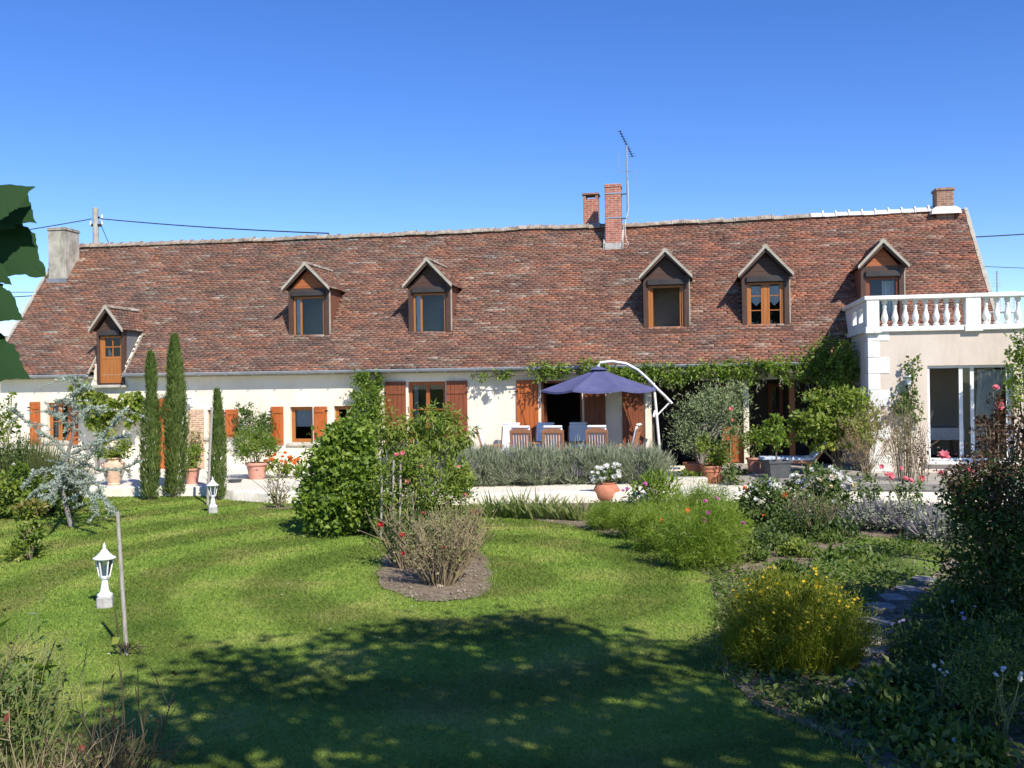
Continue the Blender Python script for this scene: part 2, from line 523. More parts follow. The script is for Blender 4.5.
def thing(name, label, cat, loc=(0, 0, 0), rz=0.0, group=None):
    o = bpy.data.objects.new(name, None)
    o.empty_display_size = 0.1
    o.location = loc
    o.rotation_euler = (0, 0, rz)
    COL.objects.link(o)
    return tag(o, label, cat, group)


def link(name, me, mat, parent=None, loc=(0, 0, 0), rot=(0, 0, 0)):
    o = bpy.data.objects.new(name, me)
    if mat and not me.materials:
        me.materials.append(mat)
    o.location = loc
    o.rotation_euler = rot
    if parent:
        o.parent = parent
    COL.objects.link(o)
    return o


def copy_tree(o, parent=None):
    c = o.copy()
    COL.objects.link(c)
    c.parent = parent
    for ch in list(o.children):
        copy_tree(ch, c)
    return c


class MB:
    def __init__(self):
        self.v, self.f = [], []

    def add(self, vs, fs):
        b = len(self.v)
        self.v += [tuple(p) for p in vs]
        self.f += [tuple(b + i for i in f) for f in fs]
        return self

    def box(self, x0, x1, y0, y1, z0, z1, bev=0.0, mtx=None):
        if bev <= 0:
            vs = [(x, y, z) for z in (z0, z1) for x, y in ((x0, y0), (x1, y0), (x1, y1), (x0, y1))]
            fs = [(3, 2, 1, 0), (4, 5, 6, 7), (0, 1, 5, 4), (1, 2, 6, 5), (2, 3, 7, 6), (3, 0, 4, 7)]
        else:
            b = bev
            ring = [(x0 + b, y0), (x1 - b, y0), (x1, y0 + b), (x1, y1 - b), (x1 - b, y1), (x0 + b, y1), (x0, y1 - b), (x0, y0 + b)]
            cx, cy = (x0 + x1) / 2, (y0 + y1) / 2

            def ins(p):
                return (min(max(p[0], x0 + b), x1 - b), min(max(p[1], y0 + b), y1 - b))
            vs = [(*ins(p), z0) for p in ring] + [(*p, z0 + b) for p in ring] + [(*p, z1 - b) for p in ring] + [(*ins(p), z1) for p in ring]
            fs = []
            for k in range(3):
                for i in range(8):
                    j = (i + 1) % 8
                    fs.append((k * 8 + i, k * 8 + j, k * 8 + 8 + j, k * 8 + 8 + i))
            fs.append(tuple(range(7, -1, -1)))
            fs.append(tuple(range(24, 32)))
        if mtx is not None:
            vs = [tuple(mtx @ Vector(p)) for p in vs]
        return self.add(vs, fs)

    def bar(self, p, q, w, d, up=(0, 0, 1)):
        """square bar from p to q"""
        p, q = Vector(p), Vector(q)
        a = (q - p).normalized()
        s = a.cross(Vector(up))
        if s.length < 1e-4:
            s = a.cross(Vector((1, 0, 0)))
        s.normalize()
        t = s.cross(a)
        vs = []
        for c in (p, q):
            for i, j in ((-1, -1), (1, -1), (1, 1), (-1, 1)):
                vs.append(c + s * (i * w / 2) + t * (j * d / 2))
        return self.add(vs, [(0, 1, 2, 3), (7, 6, 5, 4), (0, 4, 5, 1), (1, 5, 6, 2), (2, 6, 7, 3), (3, 7, 4, 0)])

    def tube(self, pts, rad, n=7, cap=True):
        pts = [Vector(p) for p in pts]
        if not hasattr(rad, '__len__'):
            rad = [rad] * len(pts)
        b = len(self.v)
        ref = Vector((0.13, 0.31, 0.94))
        for i, p in enumerate(pts):
            a = (pts[min(i + 1, len(pts) - 1)] - pts[max(i - 1, 0)]).normalized()
            s = a.cross(ref)
            if s.length < 0.05:
                s = a.cross(Vector((1, 0, 0)))
            s.normalize()
            t = a.cross(s)
            for k in range(n):
                w = 2 * math.pi * k / n
                self.v.append(tuple(p + (s * math.cos(w) + t * math.sin(w)) * rad[i]))
        for i in range(len(pts) - 1):
            for k in range(n):
                k2 = (k + 1) % n
                self.f.append((b + i * n + k, b + i * n + k2, b + i * n + n + k2, b + i * n + n + k))
        if cap:
            self.f.append(tuple(b + k for k in range(n - 1, -1, -1)))
            e = b + (len(pts) - 1) * n
            self.f.append(tuple(e + k for k in range(n)))
        return self

    def lathe(self, prof, n=20, c=(0, 0, 0), rot=0.0, jitter=0.0):
        b = len(self.v)
        for r, z in prof:
            for k in range(n):
                w = rot + 2 * math.pi * k / n
                self.v.append((c[0] + r * math.cos(w), c[1] + r * math.sin(w), c[2] + z))
        for i in range(len(prof) - 1):
            for k in range(n):
                k2 = (k + 1) % n
                self.f.append((b + i * n + k, b + i * n + k2, b + i * n + n + k2, b + i * n + n + k))
        self.f.append(tuple(b + k for k in range(n - 1, -1, -1)))
        e = b + (len(prof) - 1) * n
        self.f.append(tuple(e + k for k in range(n)))
        return self

    def prism(self, poly, axis, a0, a1):
        """poly in the two other axes, pushed along axis"""
        n = len(poly)

        def put(p, a):
            return {'x': (a, p[0], p[1]), 'y': (p[0], a, p[1]), 'z': (p[0], p[1], a)}[axis]
        vs = [put(p, a0) for p in poly] + [put(p, a1) for p in poly]
        fs = [tuple(range(n)), tuple(range(2 * n - 1, n - 1, -1))] + [(i, n + i, n + (i + 1) % n, (i + 1) % n) for i in range(n)]
        return self.add(vs, fs)

    def build(self, name, mat, parent=None, smooth=False, loc=(0, 0, 0), rot=(0, 0, 0)):
        me = bpy.data.meshes.new(name)
        me.from_pydata(self.v, [], self.f)
        if smooth:
            me.shade_smooth()
            me.set_sharp_from_angle(angle=R(40))
        me.update()
        return link(name, me, mat, parent, loc, rot)


def np_mesh(name, V, T, tint, mat, parent=None, loc=(0, 0, 0), smooth=False):
    me = bpy.data.meshes.new(name)
    nv, nt = len(V), len(T)
    me.vertices.add(nv)
    me.vertices.foreach_set('co', np.asarray(V, np.float32).ravel())
    me.loops.add(nt * 3)
    me.loops.foreach_set('vertex_index', np.asarray(T, np.int32).ravel())
    me.polygons.add(nt)
    me.polygons.foreach_set('loop_start', np.arange(0, nt * 3, 3, dtype=np.int32))
    me.polygons.foreach_set('loop_total', np.full(nt, 3, np.int32))
    if tint is not None:
        a = me.attributes.new('tint', 'FLOAT', 'POINT')
        a.data.foreach_set('value', np.clip(np.asarray(tint, np.float32), 0, 1))
    me.update(calc_edges=True)
    if smooth:
        me.shade_smooth()
    return link(name, me, mat, parent, loc)


def nrm(a):
    return a / np.maximum(np.linalg.norm(a, axis=1, keepdims=True), 1e-6)


def leaves(P, D, Nn, Ln, Wd, tint, fold=0.25, bend=0.12, cross=False):
    P, D, Nn = np.asarray(P, float), nrm(np.asarray(D, float)), np.asarray(Nn, float)
    n = len(P)
    S = nrm(np.cross(D, Nn))
    Nn = np.cross(S, D)
    Ln = np.broadcast_to(np.asarray(Ln, float), (n,))[:, None]
    Wd = np.broadcast_to(np.asarray(Wd, float), (n,))[:, None]
    v0 = P
    v1 = P + D * Ln * 0.42 + S * Wd * 0.5 + Nn * Wd * fold
    v2 = P + D * Ln - Nn * Ln * bend
    v3 = P + D * Ln * 0.42 - S * Wd * 0.5 + Nn * Wd * fold
    V = np.stack([v0, v1, v2, v3], 1).reshape(-1, 3)
    b = np.arange(n)[:, None] * 4
    T = np.concatenate([b + np.array([[0, 1, 2]]), b + np.array([[0, 2, 3]])], 1).reshape(-1, 3)
    return V, T, np.repeat(np.asarray(tint, float), 4)


def blades(P, D, Ln, Wd, tint, droop=0.2):
    """curved grass-like blades, three faces each"""
    P, D = np.asarray(P, float), nrm(np.asarray(D, float))
    n = len(P)
    Ln = np.broadcast_to(np.asarray(Ln, float), (n,))[:, None]
    Wd = np.broadcast_to(np.asarray(Wd, float), (n,))[:, None]
    q = rng.normal(size=(n, 3))
    S = nrm(np.cross(D, q))
    out = D * np.array([[1, 1, 0]]) + rng.normal(size=(n, 3)) * 0.15
    out[:, 2] = -np.linalg.norm(out[:, :2], axis=1) * 0.6
    M_ = P + D * Ln * 0.55 + out * Ln * droop * 0.25
    E_ = P + D * Ln + out * Ln * droop
    V = np.stack([P - S * Wd / 2, P + S * Wd / 2, M_ + S * Wd * 0.4, M_ - S * Wd * 0.4, E_], 1).reshape(-1, 3)
    b = np.arange(n)[:, None] * 5
    T = np.concatenate([b + np.array([[0, 1, 2]]), b + np.array([[0, 2, 3]]), b + np.array([[3, 2, 4]])], 1).reshape(-1, 3)
    return V, T, np.repeat(np.asarray(tint, float), 5)


def blob_pts(blobs, n, clumps=22, spread=0.2, fill=0.5):
    """leaf positions gathered in clumps on and in a set of ellipsoids"""
    w = np.array([b[3] * b[4] * b[5] for b in blobs]) ** 0.67
    w /= w.sum()
    Ps, Os, Ts = [], [], []
    for b, f in zip(blobs, w):
        k = max(3, int(n * f))
        nc = max(4, int(clumps * f * len(blobs) ** 0.5))
        c = nrm(rng.normal(size=(nc, 3))) * (fill + (1 - fill) * rng.random((nc, 1)) ** 0.6)
        t = np.clip(0.5 + rng.normal(size=nc) * 0.22, 0, 1)
        sz = 0.55 + 0.9 * rng.random(nc)
        i = rng.integers(0, nc, k)
        p = c[i] + rng.normal(size=(k, 3)) * spread * sz[i][:, None]
        r3 = np.array(b[3:6])
        Ps.append(np.array(b[:3]) + p * r3)
        Os.append(nrm(p / r3))
        Ts.append(t[i] + rng.normal(size=k) * 0.16)
    return np.concatenate(Ps), np.concatenate(Os), np.concatenate(Ts)


def crown(name, parent, mat, blobs, n, L, W, clumps=24, spread=0.2, fill=0.5, up=0.2, droop=0.0, zmin=0.01, jit=0.8):
    P, O, T = blob_pts(blobs, n, clumps, spread, fill)
    k = P[:, 2] > zmin
    P, O, T = P[k], O[k], T[k]
    m = len(P)
    D = O * 0.6 + rng.normal(size=(m, 3)) * jit + np.array([[0, 0, up - droop]])
    Nn = O * 0.5 + rng.normal(size=(m, 3)) * 0.45 + np.array([[0.15, -0.3, 0.6]])
    s = 0.65 + 0.7 * rng.random(m)
    V, Tr, tt = leaves(P, D, Nn, L * s, W * s, T)
    return np_mesh(name, V, Tr, tt, mat, parent)


def spikes(name, parent, mat, centre, rx, ry, n, hgt, w, lean=0.35, droop=0.12, base_h=0.0, hvar=0.35, dome=0.4):
    """upright blades from a low dome"""
    a = rng.random(n) * 2 * math.pi
    r = np.sqrt(rng.random(n))
    x, y = np.cos(a) * r, np.sin(a) * r
    P = np.stack([centre[0] + x * rx, centre[1] + y * ry, centre[2] + base_h * rng.random(n) * (1 - r ** 2)], 1)
    D = np.stack([x * lean + rng.normal(size=n) * 0.12, y * lean + rng.normal(size=n) * 0.12, np.ones(n)], 1)
    h = hgt * (1 - dome * r ** 2) * (1 - hvar + hvar * rng.random(n))
    V, T, tt = blades(P, D, h, w * (0.6 + 0.8 * rng.random(n)), 0.5 + rng.normal(size=n) * 0.2, droop)
    return np_mesh(name, V, T, tt, mat, parent)


def flower_mesh(name, r, mat, petals=7, layers=2):
    P, D, Nn = [], [], []
    for l in range(layers):
        for k in range(petals):
            w = 2 * math.pi * (k + 0.5 * l) / petals + random.uniform(-.2, .2)
            tilt = 0.25 + 0.75 * l
            P.append((0, 0, 0))
            D.append((math.cos(w), math.sin(w), tilt))
            Nn.append((-math.cos(w) * tilt, -math.sin(w) * tilt, 1))
    n = len(P)
    V, T, tt = leaves(np.array(P), np.array(D), np.array(Nn), r, r * 0.95, rng.random(n), 0.12, 0.1)
    me = bpy.data.meshes.new(name)
    me.from_pydata([tuple(v) for v in V], [], [tuple(int(i) for i in t) for t in T])
    a = me.attributes.new('tint', 'FLOAT', 'POINT')
    a.data.foreach_set('value', np.clip(tt, 0, 1).astype(np.float32))
    me.materials.append(mat)
    return me


def add_flowers(parent, me, pts, name='flower', smin=0.7, smax=1.25):
    for p in pts:
        o = link(name, me, None, parent, p, (random.uniform(0.3, 1.3), random.uniform(-.5, .5), random.uniform(-.8, .8)))
        s = random.uniform(smin, smax)
        o.scale = (s, s, s)


def surf_pts(blobs, n, front=True, upper=0.1):
    out = []
    while len(out) < n:
        b = random.choice(blobs)
        d = Vector((random.gauss(0, 1), random.gauss(0, 1), random.gauss(0, 1))).normalized()
        if front and d.y > 0.15:
            continue
        if d.z < upper:
            continue
        out.append((b[0] + d.x * b[3] * 1.05, b[1] + d.y * b[4] * 1.05, b[2] + d.z * b[5] * 1.05))
    return out


def stems_to(mb, root, tips, r0=0.02, wob=0.05, n=5):
    for t in tips:
        p0 = Vector(root) + Vector((random.uniform(-1, 1), random.uniform(-1, 1), 0)) * r0 * 2
        t = Vector(t)
        pts = []
        for i in range(4):
            f = i / 3
            q = p0.lerp(t, f)
            q.x = p0.x + (t.x - p0.x) * f ** 1.5
            q.y = p0.y + (t.y - p0.y) * f ** 1.5
            if 0 < i < 3:
                q += Vector((random.gauss(0, wob), random.gauss(0, wob), 0))
            pts.append(q)
        mb.tube(pts, [r0, r0 * .8, r0 * .6, r0 * .35], n)
    return mb


def plant(name, label, cat, loc, mat, blobs, n, L, W, stem_mat=None, stems=5, r0=0.015, group=None, part='foliage', **kw):
    t = thing(name, label, cat, loc, 0, group)
    crown(part, t, mat, blobs, n, L, W, **kw)
    if stem_mat:
        tips = [(b[0] + random.uniform(-.4, .4) * b[3], b[1] + random.uniform(-.4, .4) * b[4], b[2] + b[5] * random.uniform(-.2, .6)) for b in blobs for _ in range(max(1, stems // len(blobs)))]
        stems_to(MB(), (0, 0, 0), tips, r0).build('stem', stem_mat, t, True)
    return t


# smooth lattice noise for colours laid out over a surface
def vnoise(x, y, seed=0):
    xi, yi = np.floor(x).astype(int), np.floor(y).astype(int)
    fx, fy = x - xi, y - yi
    fx, fy = fx * fx * (3 - 2 * fx), fy * fy * (3 - 2 * fy)

    def h(a, b):
        n = (a * 374761393 + b * 668265263 + seed * 982451653) & 0x7fffffff
        n = ((n ^ (n >> 13)) * 1274126177) & 0x7fffffff
        return ((n ^ (n >> 16)) & 0xffff) / 65535.0
    return (h(xi, yi) * (1 - fx) + h(xi + 1, yi) * fx) * (1 - fy) + (h(xi, yi + 1) * (1 - fx) + h(xi + 1, yi + 1) * fx) * fy


def fbm(x, y, seed=0):
    return (vnoise(x, y, seed) * 0.5 + vnoise(x * 2.1, y * 2.1, seed + 1) * 0.3 + vnoise(x * 4.3, y * 4.3, seed + 2) * 0.2)


def flat_poly(name, pts, z, mat, kind='structure'):
    mb = MB()
    mb.add([(p[0], p[1], z) for p in pts], [tuple(range(len(pts)))])
    o = mb.build(name, mat)
    if o.data.polygons[0].normal.z < 0:
        o.data.flip_normals()
    return tag(o, kind=kind)


def in_poly(x, y, pts):
    c = np.zeros(len(x), bool)
    n = len(pts)
    for i in range(n):
        x0, y0 = pts[i][0], pts[i][1]
        x1, y1 = pts[(i + 1) % n][0], pts[(i + 1) % n][1]
        if y0 == y1:
            continue
        k = ((y0 > y) != (y1 > y)) & (x < (x1 - x0) * (y - y0) / (y1 - y0) + x0)
        c ^= k
    return c


def smooth_loop(pts, sub=6):
    out = []
    n = len(pts)
    P = [Vector((p[0], p[1], 0)) for p in pts]
    for i in range(n):
        a, b, c, d = P[i - 1], P[i], P[(i + 1) % n], P[(i + 2) % n]
        for k in range(sub):
            t = k / sub
            q = 0.5 * ((2 * b) + (c - a) * t + (2 * a - 5 * b + 4 * c - d) * t * t + (3 * b - a - 3 * c + d) * t ** 3)
            out.append((q.x + random.gauss(0, 0.03), q.y + random.gauss(0, 0.03)))
    return out

# ================================================================== SETTING
lawn_bm = MB().add([(-1500, -1500, 0), (1500, -1500, 0), (1500, 2500, 0), (-1500, 2500, 0)], [(0, 1, 2, 3)])
tag(lawn_bm.build("lawn", LAWN), kind='structure')

ISLAND = smooth_loop([G(*p) for p in ((379, 583), (402, 596), (432, 602), (466, 600), (488, 592), (491, 572), (478, 552), (450, 542), (402, 542), (384, 560))], 5)
BORDER = smooth_loop([G(*p) for p in ((484, 510), (512, 516), (574, 527), (637, 542), (674, 558), (704, 573), (715, 592), (719, 625), (722, 660),
                                      (745, 700), (790, 722), (840, 745), (885, 775), (960, 830))]
                     + [(9, 4.5), (12, 12), (11, 19.4), (7.0, 19.9), (4.3, 20.4), (2.2, 20.9), (0.3, 20.9)], 4)
flat_poly("island_bed", ISLAND, 0.012, SOIL)
flat_poly("border_bed", BORDER, 0.012, SOIL)

# terrace: pale gravel behind a low curved edging wall
FRONT = [(-16, 23.6), (-12, 23.3), (-9.41, 23.5), (-7.2, 23.35), (-6.2, 22.3), (-5.29, 21.8), (-3.0, 21.2), (-0.91, 20.95), (1.81, 20.95), (4.19, 20.6), (7.0, 20.05), (10.5, 19.5)]
mb = MB()
n = len(FRONT)
mb.add([(x, y, 0.2) for x, y in FRONT] + [(x, 34, 0.2) for x, y in FRONT], [(i, i + 1, n + i + 1, n + i) for i in range(n - 1)])
tag(mb.build("gravel_terrace", GRAVEL), kind='structure')
mb = MB()
fine = []
for i in range(n - 1):
    for k in range(8):
        f = k / 8
        fine.append((FRONT[i][0] + (FRONT[i + 1][0] - FRONT[i][0]) * f, FRONT[i][1] + (FRONT[i + 1][1] - FRONT[i][1]) * f))
vs, fs = [], []
for i, (x, y) in enumerate(fine):
    j = 0.02 * math.sin(i * 1.7) + random.uniform(-.012, .012)
    zt = 0.225 + random.uniform(-.012, .02)
    vs += [(x, y - 0.16 + j, -0.05), (x, y - 0.14 + j, zt - .03), (x, y - 0.10 + j, zt), (x, y + 0.08, zt), (x, y + 0.1, 0.1)]
for i in range(len(fine) - 1):
    for k in range(4):
        fs.append((i * 5 + k, i * 5 + 5 + k, i * 5 + 6 + k, i * 5 + 1 + k))
mb.add(vs, fs)
o = mb.build("edging_wall", LOWWALL, None, True)
tag(o, "low cream edging wall along the front of the gravel terrace", "garden wall")

# dining terrace slab and the raised patio in front of the annex (in the house's own directions)
mb = MB()
P4 = [hp(-1.2, -2.9), hp(3.6, -2.9), hp(3.6, 0.0), hp(-1.2, 0.0)]
mb.prism([(p.x, p.y) for p in P4], 'z', 0.1, 0.30)
tag(mb.build("dining_terrace", PAVE), kind='structure')
PAT = [(4.75, 22.3), (5.6, 21.9), (6.6, 20.9), (7.0, 20.15), (13, 19.2), (14.2, 24), (5.2, 26.2)]
mb = MB().prism(PAT, 'z', 0.1, 0.38)
tag(mb.build("patio", PAVE), kind='structure')
mb = MB()
q0, q1 = Vector((6.75, 20.16, 0)), Vector((13, 19.16, 0))
mb.prism([(6.7, 20.16), (13, 19.18), (13, 19.0), (6.7, 19.98)], 'z', -0.05, 0.30)
o = tag(mb.build("patio_wall", LOWWALL), "low pale wall holding up the patio in front of the annex", "garden wall")
cp = MB()
k = 0
while k < 12:
    a = q0.lerp(q1, k / 12)
    b = q0.lerp(q1, (k + 0.985) / 12)
    cp.prism([(a.x, a.y + .12), (b.x, b.y + .12), (b.x, b.y - .22), (a.x, a.y - .22)], 'z', 0.302, 0.392 + random.uniform(-.004, .004))
    k += 1
cp.build("coping", SLAB, o)

# ================================================================== FARMHOUSE
HOUSE = thing("farmhouse", "long low cream farmhouse with a steep mottled clay-tile roof and six dormers", "house", (0, HD, HZ), -HA)
RK = 4.36 / 3.75
RTH = math.atan(RK)
RCO, RSI = math.cos(RTH), math.sin(RTH)
EV, OV, SLEN = 2.78, 0.25, 5.75
RU0, RU1 = -15.85, 12.45


def roof_z(y):
    return EV + (y + OV) * RK


def sag(u, s):
    return (fbm(u * 0.35 + 40, s * 0.4 + 9, 5) - 0.5) * 0.11 - 0.05 * np.sin((u + 15.8) / 28.3 * math.pi) * (s / SLEN)


def rpos(u, s, h):
    h = h + sag(u, s)
    return np.stack([u, -OV + s * RCO - h * RSI, EV + s * RSI + h * RCO], -1)


# per dormer: centre u, front y, half body width, sill z, header z, roof half width, eave z, apex z
DORM = [
    dict(u=-11.93, y=-0.06, hb=0.43, zs=2.52, zh=3.93, hr=0.53, ze=4.05, za=4.74),
    dict(u=-6.06, y=0.62, hb=0.60, zs=3.77, zh=4.97, hr=0.71, ze=5.15, za=5.87),
    dict(u=-2.46, y=0.62, hb=0.60, zs=3.77, zh=4.96, hr=0.70, ze=5.12, za=5.86),
    dict(u=4.14, y=0.62, hb=0.60, zs=3.77, zh=4.97, hr=0.70, ze=5.15, za=5.87),
    dict(u=6.75, y=0.62, hb=0.60, zs=3.77, zh=4.97, hr=0.70, ze=5.12, za=5.87),
    dict(u=9.70, y=0.62, hb=0.53, zs=3.79, zh=5.01, hr=0.62, ze=5.24, za=5.90),
]


def tile_colours(n, u, s, lich=1.0):
    base = np.array([[0.165, 0.088, 0.064], [0.195, 0.095, 0.066], [0.125, 0.074, 0.058], [0.250, 0.110, 0.068], [0.175, 0.110, 0.080],
                     [0.090, 0.060, 0.051], [0.310, 0.125, 0.070], [0.225, 0.165, 0.122], [0.31, 0.265, 0.215], [0.165, 0.110, 0.062]])
    big = fbm(u * 0.45, s * 0.5, 11)
    mid = fbm(u * 1.6, s * 1.6, 23)
    w = np.array([0.22, 0.20, 0.15, 0.11, 0.12, 0.08, 0.040, 0.05, 0.018, 0.04])
    W_ = np.repeat(w[None], n, 0)
    W_[:, 3] *= 0.3 + 2.2 * np.clip(mid * 1.6 - 0.3, 0, 1.5)
    W_[:, 6] *= 0.2 + 3.0 * np.clip(mid * 1.8 - 0.5, 0, 1.5) + 1.2 * np.clip((u - 1) / 8, 0, 1)
    W_[:, 2] *= 0.4 + 1.8 * big
    W_[:, 5] *= 0.3 + 2.0 * big
    W_[:, 7] *= (0.4 + 2.0 * (1 - big)) * lich
    W_[:, 8] *= (0.3 + 2.2 * (1 - big)) * lich
    W_[:, 9] *= np.clip(3 * fbm(u * 0.5, s * 0.6, 71) - 1, 0, 2)
    W_ /= W_.sum(1, keepdims=True)
    c = (W_.cumsum(1) > rng.random((n, 1))).argmax(1)
    col = base[c]
    mean = np.array([[0.180, 0.096, 0.070]]) * (0.8 + 0.4 * big[:, None])
    col = col * 0.92 + mean * 0.08
    spk = (c >= 7) | (c == 5)
    wt = np.where(spk, 0.64, 0.5)[:, None]
    col = col * wt + (np.roll(col, 1, 0) + np.roll(col, -1, 0)) * .5 * (1 - wt)
    pt = fbm(u * 0.8 + 7, s * 0.9 + 3, 131)[:, None] * 2 - 1
    col = col * (np.array([[1.14, 1.17, 1.19]]) + pt * np.array([[.22, .08, -.02]]) + np.clip((u[:, None] + 2) / 14, -.3, 1) * np.array([[.10, -.04, -.08]]))
    return col * (0.82 + 0.36 * rng.random((n, 1))) * (0.84 + 0.34 * mid[:, None])


def tile_field(name, parent, fn, u0, u1, s0, s1, keep=None, expo=0.086, tw=0.180, thick=0.025, lich=1.0):
    rows = int((s1 - s0) / expo)
    U_, S_ = [], []
    for r in range(rows):
        off = (r % 2) * tw / 2 + random.uniform(-.02, .02)
        k = np.arange(u0 - tw / 2 + off, u1, tw)
        k = k + rng.normal(size=len(k)) * .012
        U_.append(np.clip(k, u0, u1))
        S_.append(np.full(len(k), s0 + r * expo))
    U_, S_ = np.concatenate(U_), np.concatenate(S_)
    if keep is not None:
        kk = keep(U_ + tw / 2, S_ + expo / 2)
        U_, S_ = U_[kk], S_[kk]
    n = len(U_)
    ua, ub = U_ - 0.004, np.minimum(U_ + tw + 0.006, u1 + 0.02)
    sj = S_ + rng.normal(size=n) * 0.006
    h0 = thick + 0.006 + np.abs(rng.normal(size=n)) * 0.008
    h0b = h0 + rng.normal(size=n) * 0.003
    se = S_ + expo + 0.02
    V = np.stack([fn(ua, sj, h0), fn(ub, sj, h0b), fn(ub, se, np.full(n, 0.004)), fn(ua, se, np.full(n, 0.004)), fn(ua, sj, h0 - thick - .006), fn(ub, sj, h0b - thick - .006)], 1).reshape(-1, 3)
    b = np.arange(n)[:, None] * 6
    T = np.concatenate([b + np.array([t]) for t in ((0, 1, 2), (0, 2, 3), (4, 5, 1), (4, 1, 0), (4, 0, 3), (5, 2, 1))], 1).reshape(-1, 3)
    o = np_mesh(name, V, T, None, TILE, parent)
    col = np.repeat(tile_colours(n, U_, S_, lich), 6, 0)
    a = o.data.attributes.new('colour', 'FLOAT_COLOR', 'POINT')
    a.data.foreach_set('color', np.concatenate([col, np.ones((len(col), 1))], 1).astype(np.float32).ravel())
    return o


def keep_main(u, s):
    y = -OV + s * RCO
    k = np.ones(len(u), bool)
    for i, d in enumerate(DORM):
        hb = d['hb'] + (0.13 if i == 0 else -0.03)
        ytop = (d['ze'] + 0.1 - EV) / RK - OV
        k &= ~((np.abs(u - d['u']) < hb) & (y > d['y'] - (0.5 if i == 0 else -0.02)) & (y < ytop))
    return k


ROOF = tile_field("roof", HOUSE, rpos, RU0, RU1, 0.0, SLEN, keep_main)
# boarding under the tiles, left open where the dormers stand
dk = MB()
cuts = [RU0]
for i, d in enumerate(DORM):
    e = 0.13 if i == 0 else 0
    cuts += [d['u'] - d['hb'] - e, d['u'] + d['hb'] + e]
cuts.append(RU1)


def deckquad(ua, ub, sa, sb):
    m = max(1, int((ub - ua) / 0.6))
    l = max(1, int((sb - sa) / 0.6))
    uu = np.linspace(ua, ub, m + 1)
    ss = np.linspace(sa, sb, l + 1)
    vs = []
    for s in ss:
        for u in uu:
            vs.append(tuple(rpos(np.array([u]), np.array([s]), np.array([-0.012]))[0]))
    dk.add(vs, [(j * (m + 1) + i, j * (m + 1) + i + 1, (j + 1) * (m + 1) + i + 1, (j + 1) * (m + 1) + i) for j in range(l) for i in range(m)])


for i in range(len(cuts) - 1):
    if i % 2 == 0:
        deckquad(cuts[i], cuts[i + 1], 0.0, SLEN)
    else:
        d = DORM[i // 2]
        s_sill = (d['y'] + OV) / RCO
        s_top = ((d['ze'] + 0.1 - EV) / RK) / RCO
        if i // 2 > 0:
            deckquad(cuts[i], cuts[i + 1], 0.0, s_sill)
        deckquad(cuts[i], cuts[i + 1], s_top, SLEN)
yR, zR = -OV + SLEN * RCO, EV + SLEN * RSI
dk.add([(RU0, yR, zR - .05), (RU1, yR, zR - .05), (RU1, 7.3, EV), (RU0, 7.3, EV)], [(0, 1, 2, 3)])
dk.build("roof_boarding", DECK, HOUSE)
# verges
for u, dx in ((RU0, -0.07), (RU1, 0.07)):
    vg = MB()
    for k in range(24):
        a = k / 24 * SLEN
        b = (k + 1) / 24 * SLEN
        pa, pb = [rpos(np.array([u]), np.array([s]), np.array([0.0]))[0] for s in (a, b)]
        w = 0.10 + random.uniform(-.015, .015)
        vg.bar((pa[0] + dx * .3, pa[1], pa[2] + .0), (pb[0] + dx * .3, pb[1], pb[2] + .0), w, 0.075)
    vg.build("verge", VERGE, HOUSE)
# ridge tiles bedded in mortar; the right end was redone in white
for nm, ua, ub, mt in (("ridge_tiles", RU0, 8.25, RIDGEM), ("white_ridge", 8.25, 11.6, WMORTAR)):
    rg = MB()
    u = ua
    k = 0
    while u < ub - 0.05:
        e = min(u + 0.36, ub)
        zz = zR + float(sag(np.array([u]), np.array([SLEN]))[0]) + random.uniform(-.012, .012)
        r = 0.115 + random.uniform(-.008, .012)
        prof = []
        for q in range(9):
            w = math.pi * (q / 8)
            prof.append((yR - math.cos(w) * (r + .05), zz - 0.06 + math.sin(w) * (r + .015)))
        rg.prism(prof, 'x', u + .004, e - .004)
        prof2 = [(yR - math.cos(math.pi * q / 8) * (r + .068), zz - 0.062 + math.sin(math.pi * q / 8) * (r + .045 + (0.035 if mt is WMORTAR else 0.0))) for q in range(9)]
        rg.prism(prof2, 'x', e - .05, e - .008)
        u = e
        k += 1
    rg.build(nm, mt, HOUSE)
# mortar skirt below the white ridge
# gutter
gt = MB()
for ua, ub in ((RU0 + .1, -12.50), (-11.35, 8.7)):
    m = int((ub - ua) / 0.8) + 1
    prof = [(-0.345 - 0.065 * math.cos(math.pi * q / 6), 2.765 - 0.065 * math.sin(math.pi * q / 6)) for q in range(7)]
    prof += [(-0.285, 2.775), (-0.405, 2.775)]
    gt.prism(prof[:7] + [(-0.29, 2.75), (-0.40, 2.75)], 'x', ua, ub)
    gt.tube([(ua, -0.41, 2.768), (ub, -0.41, 2.768)], 0.012, 6)
    for k in range(m):
        gt.bar((ua + k * 0.8, -0.42, 2.70), (ua + k * 0.8, -0.02, 2.66), 0.03, 0.012)
gt.build("gutter", ZINC, HOUSE)
sf = MB()
for ua, ub in ((RU0 + .1, -12.50), (-11.36, 12.2)):
    sf.box(ua, ub, -0.24, -0.004, 2.66, 2.71)
sf.build("soffit", VERGE, HOUSE)

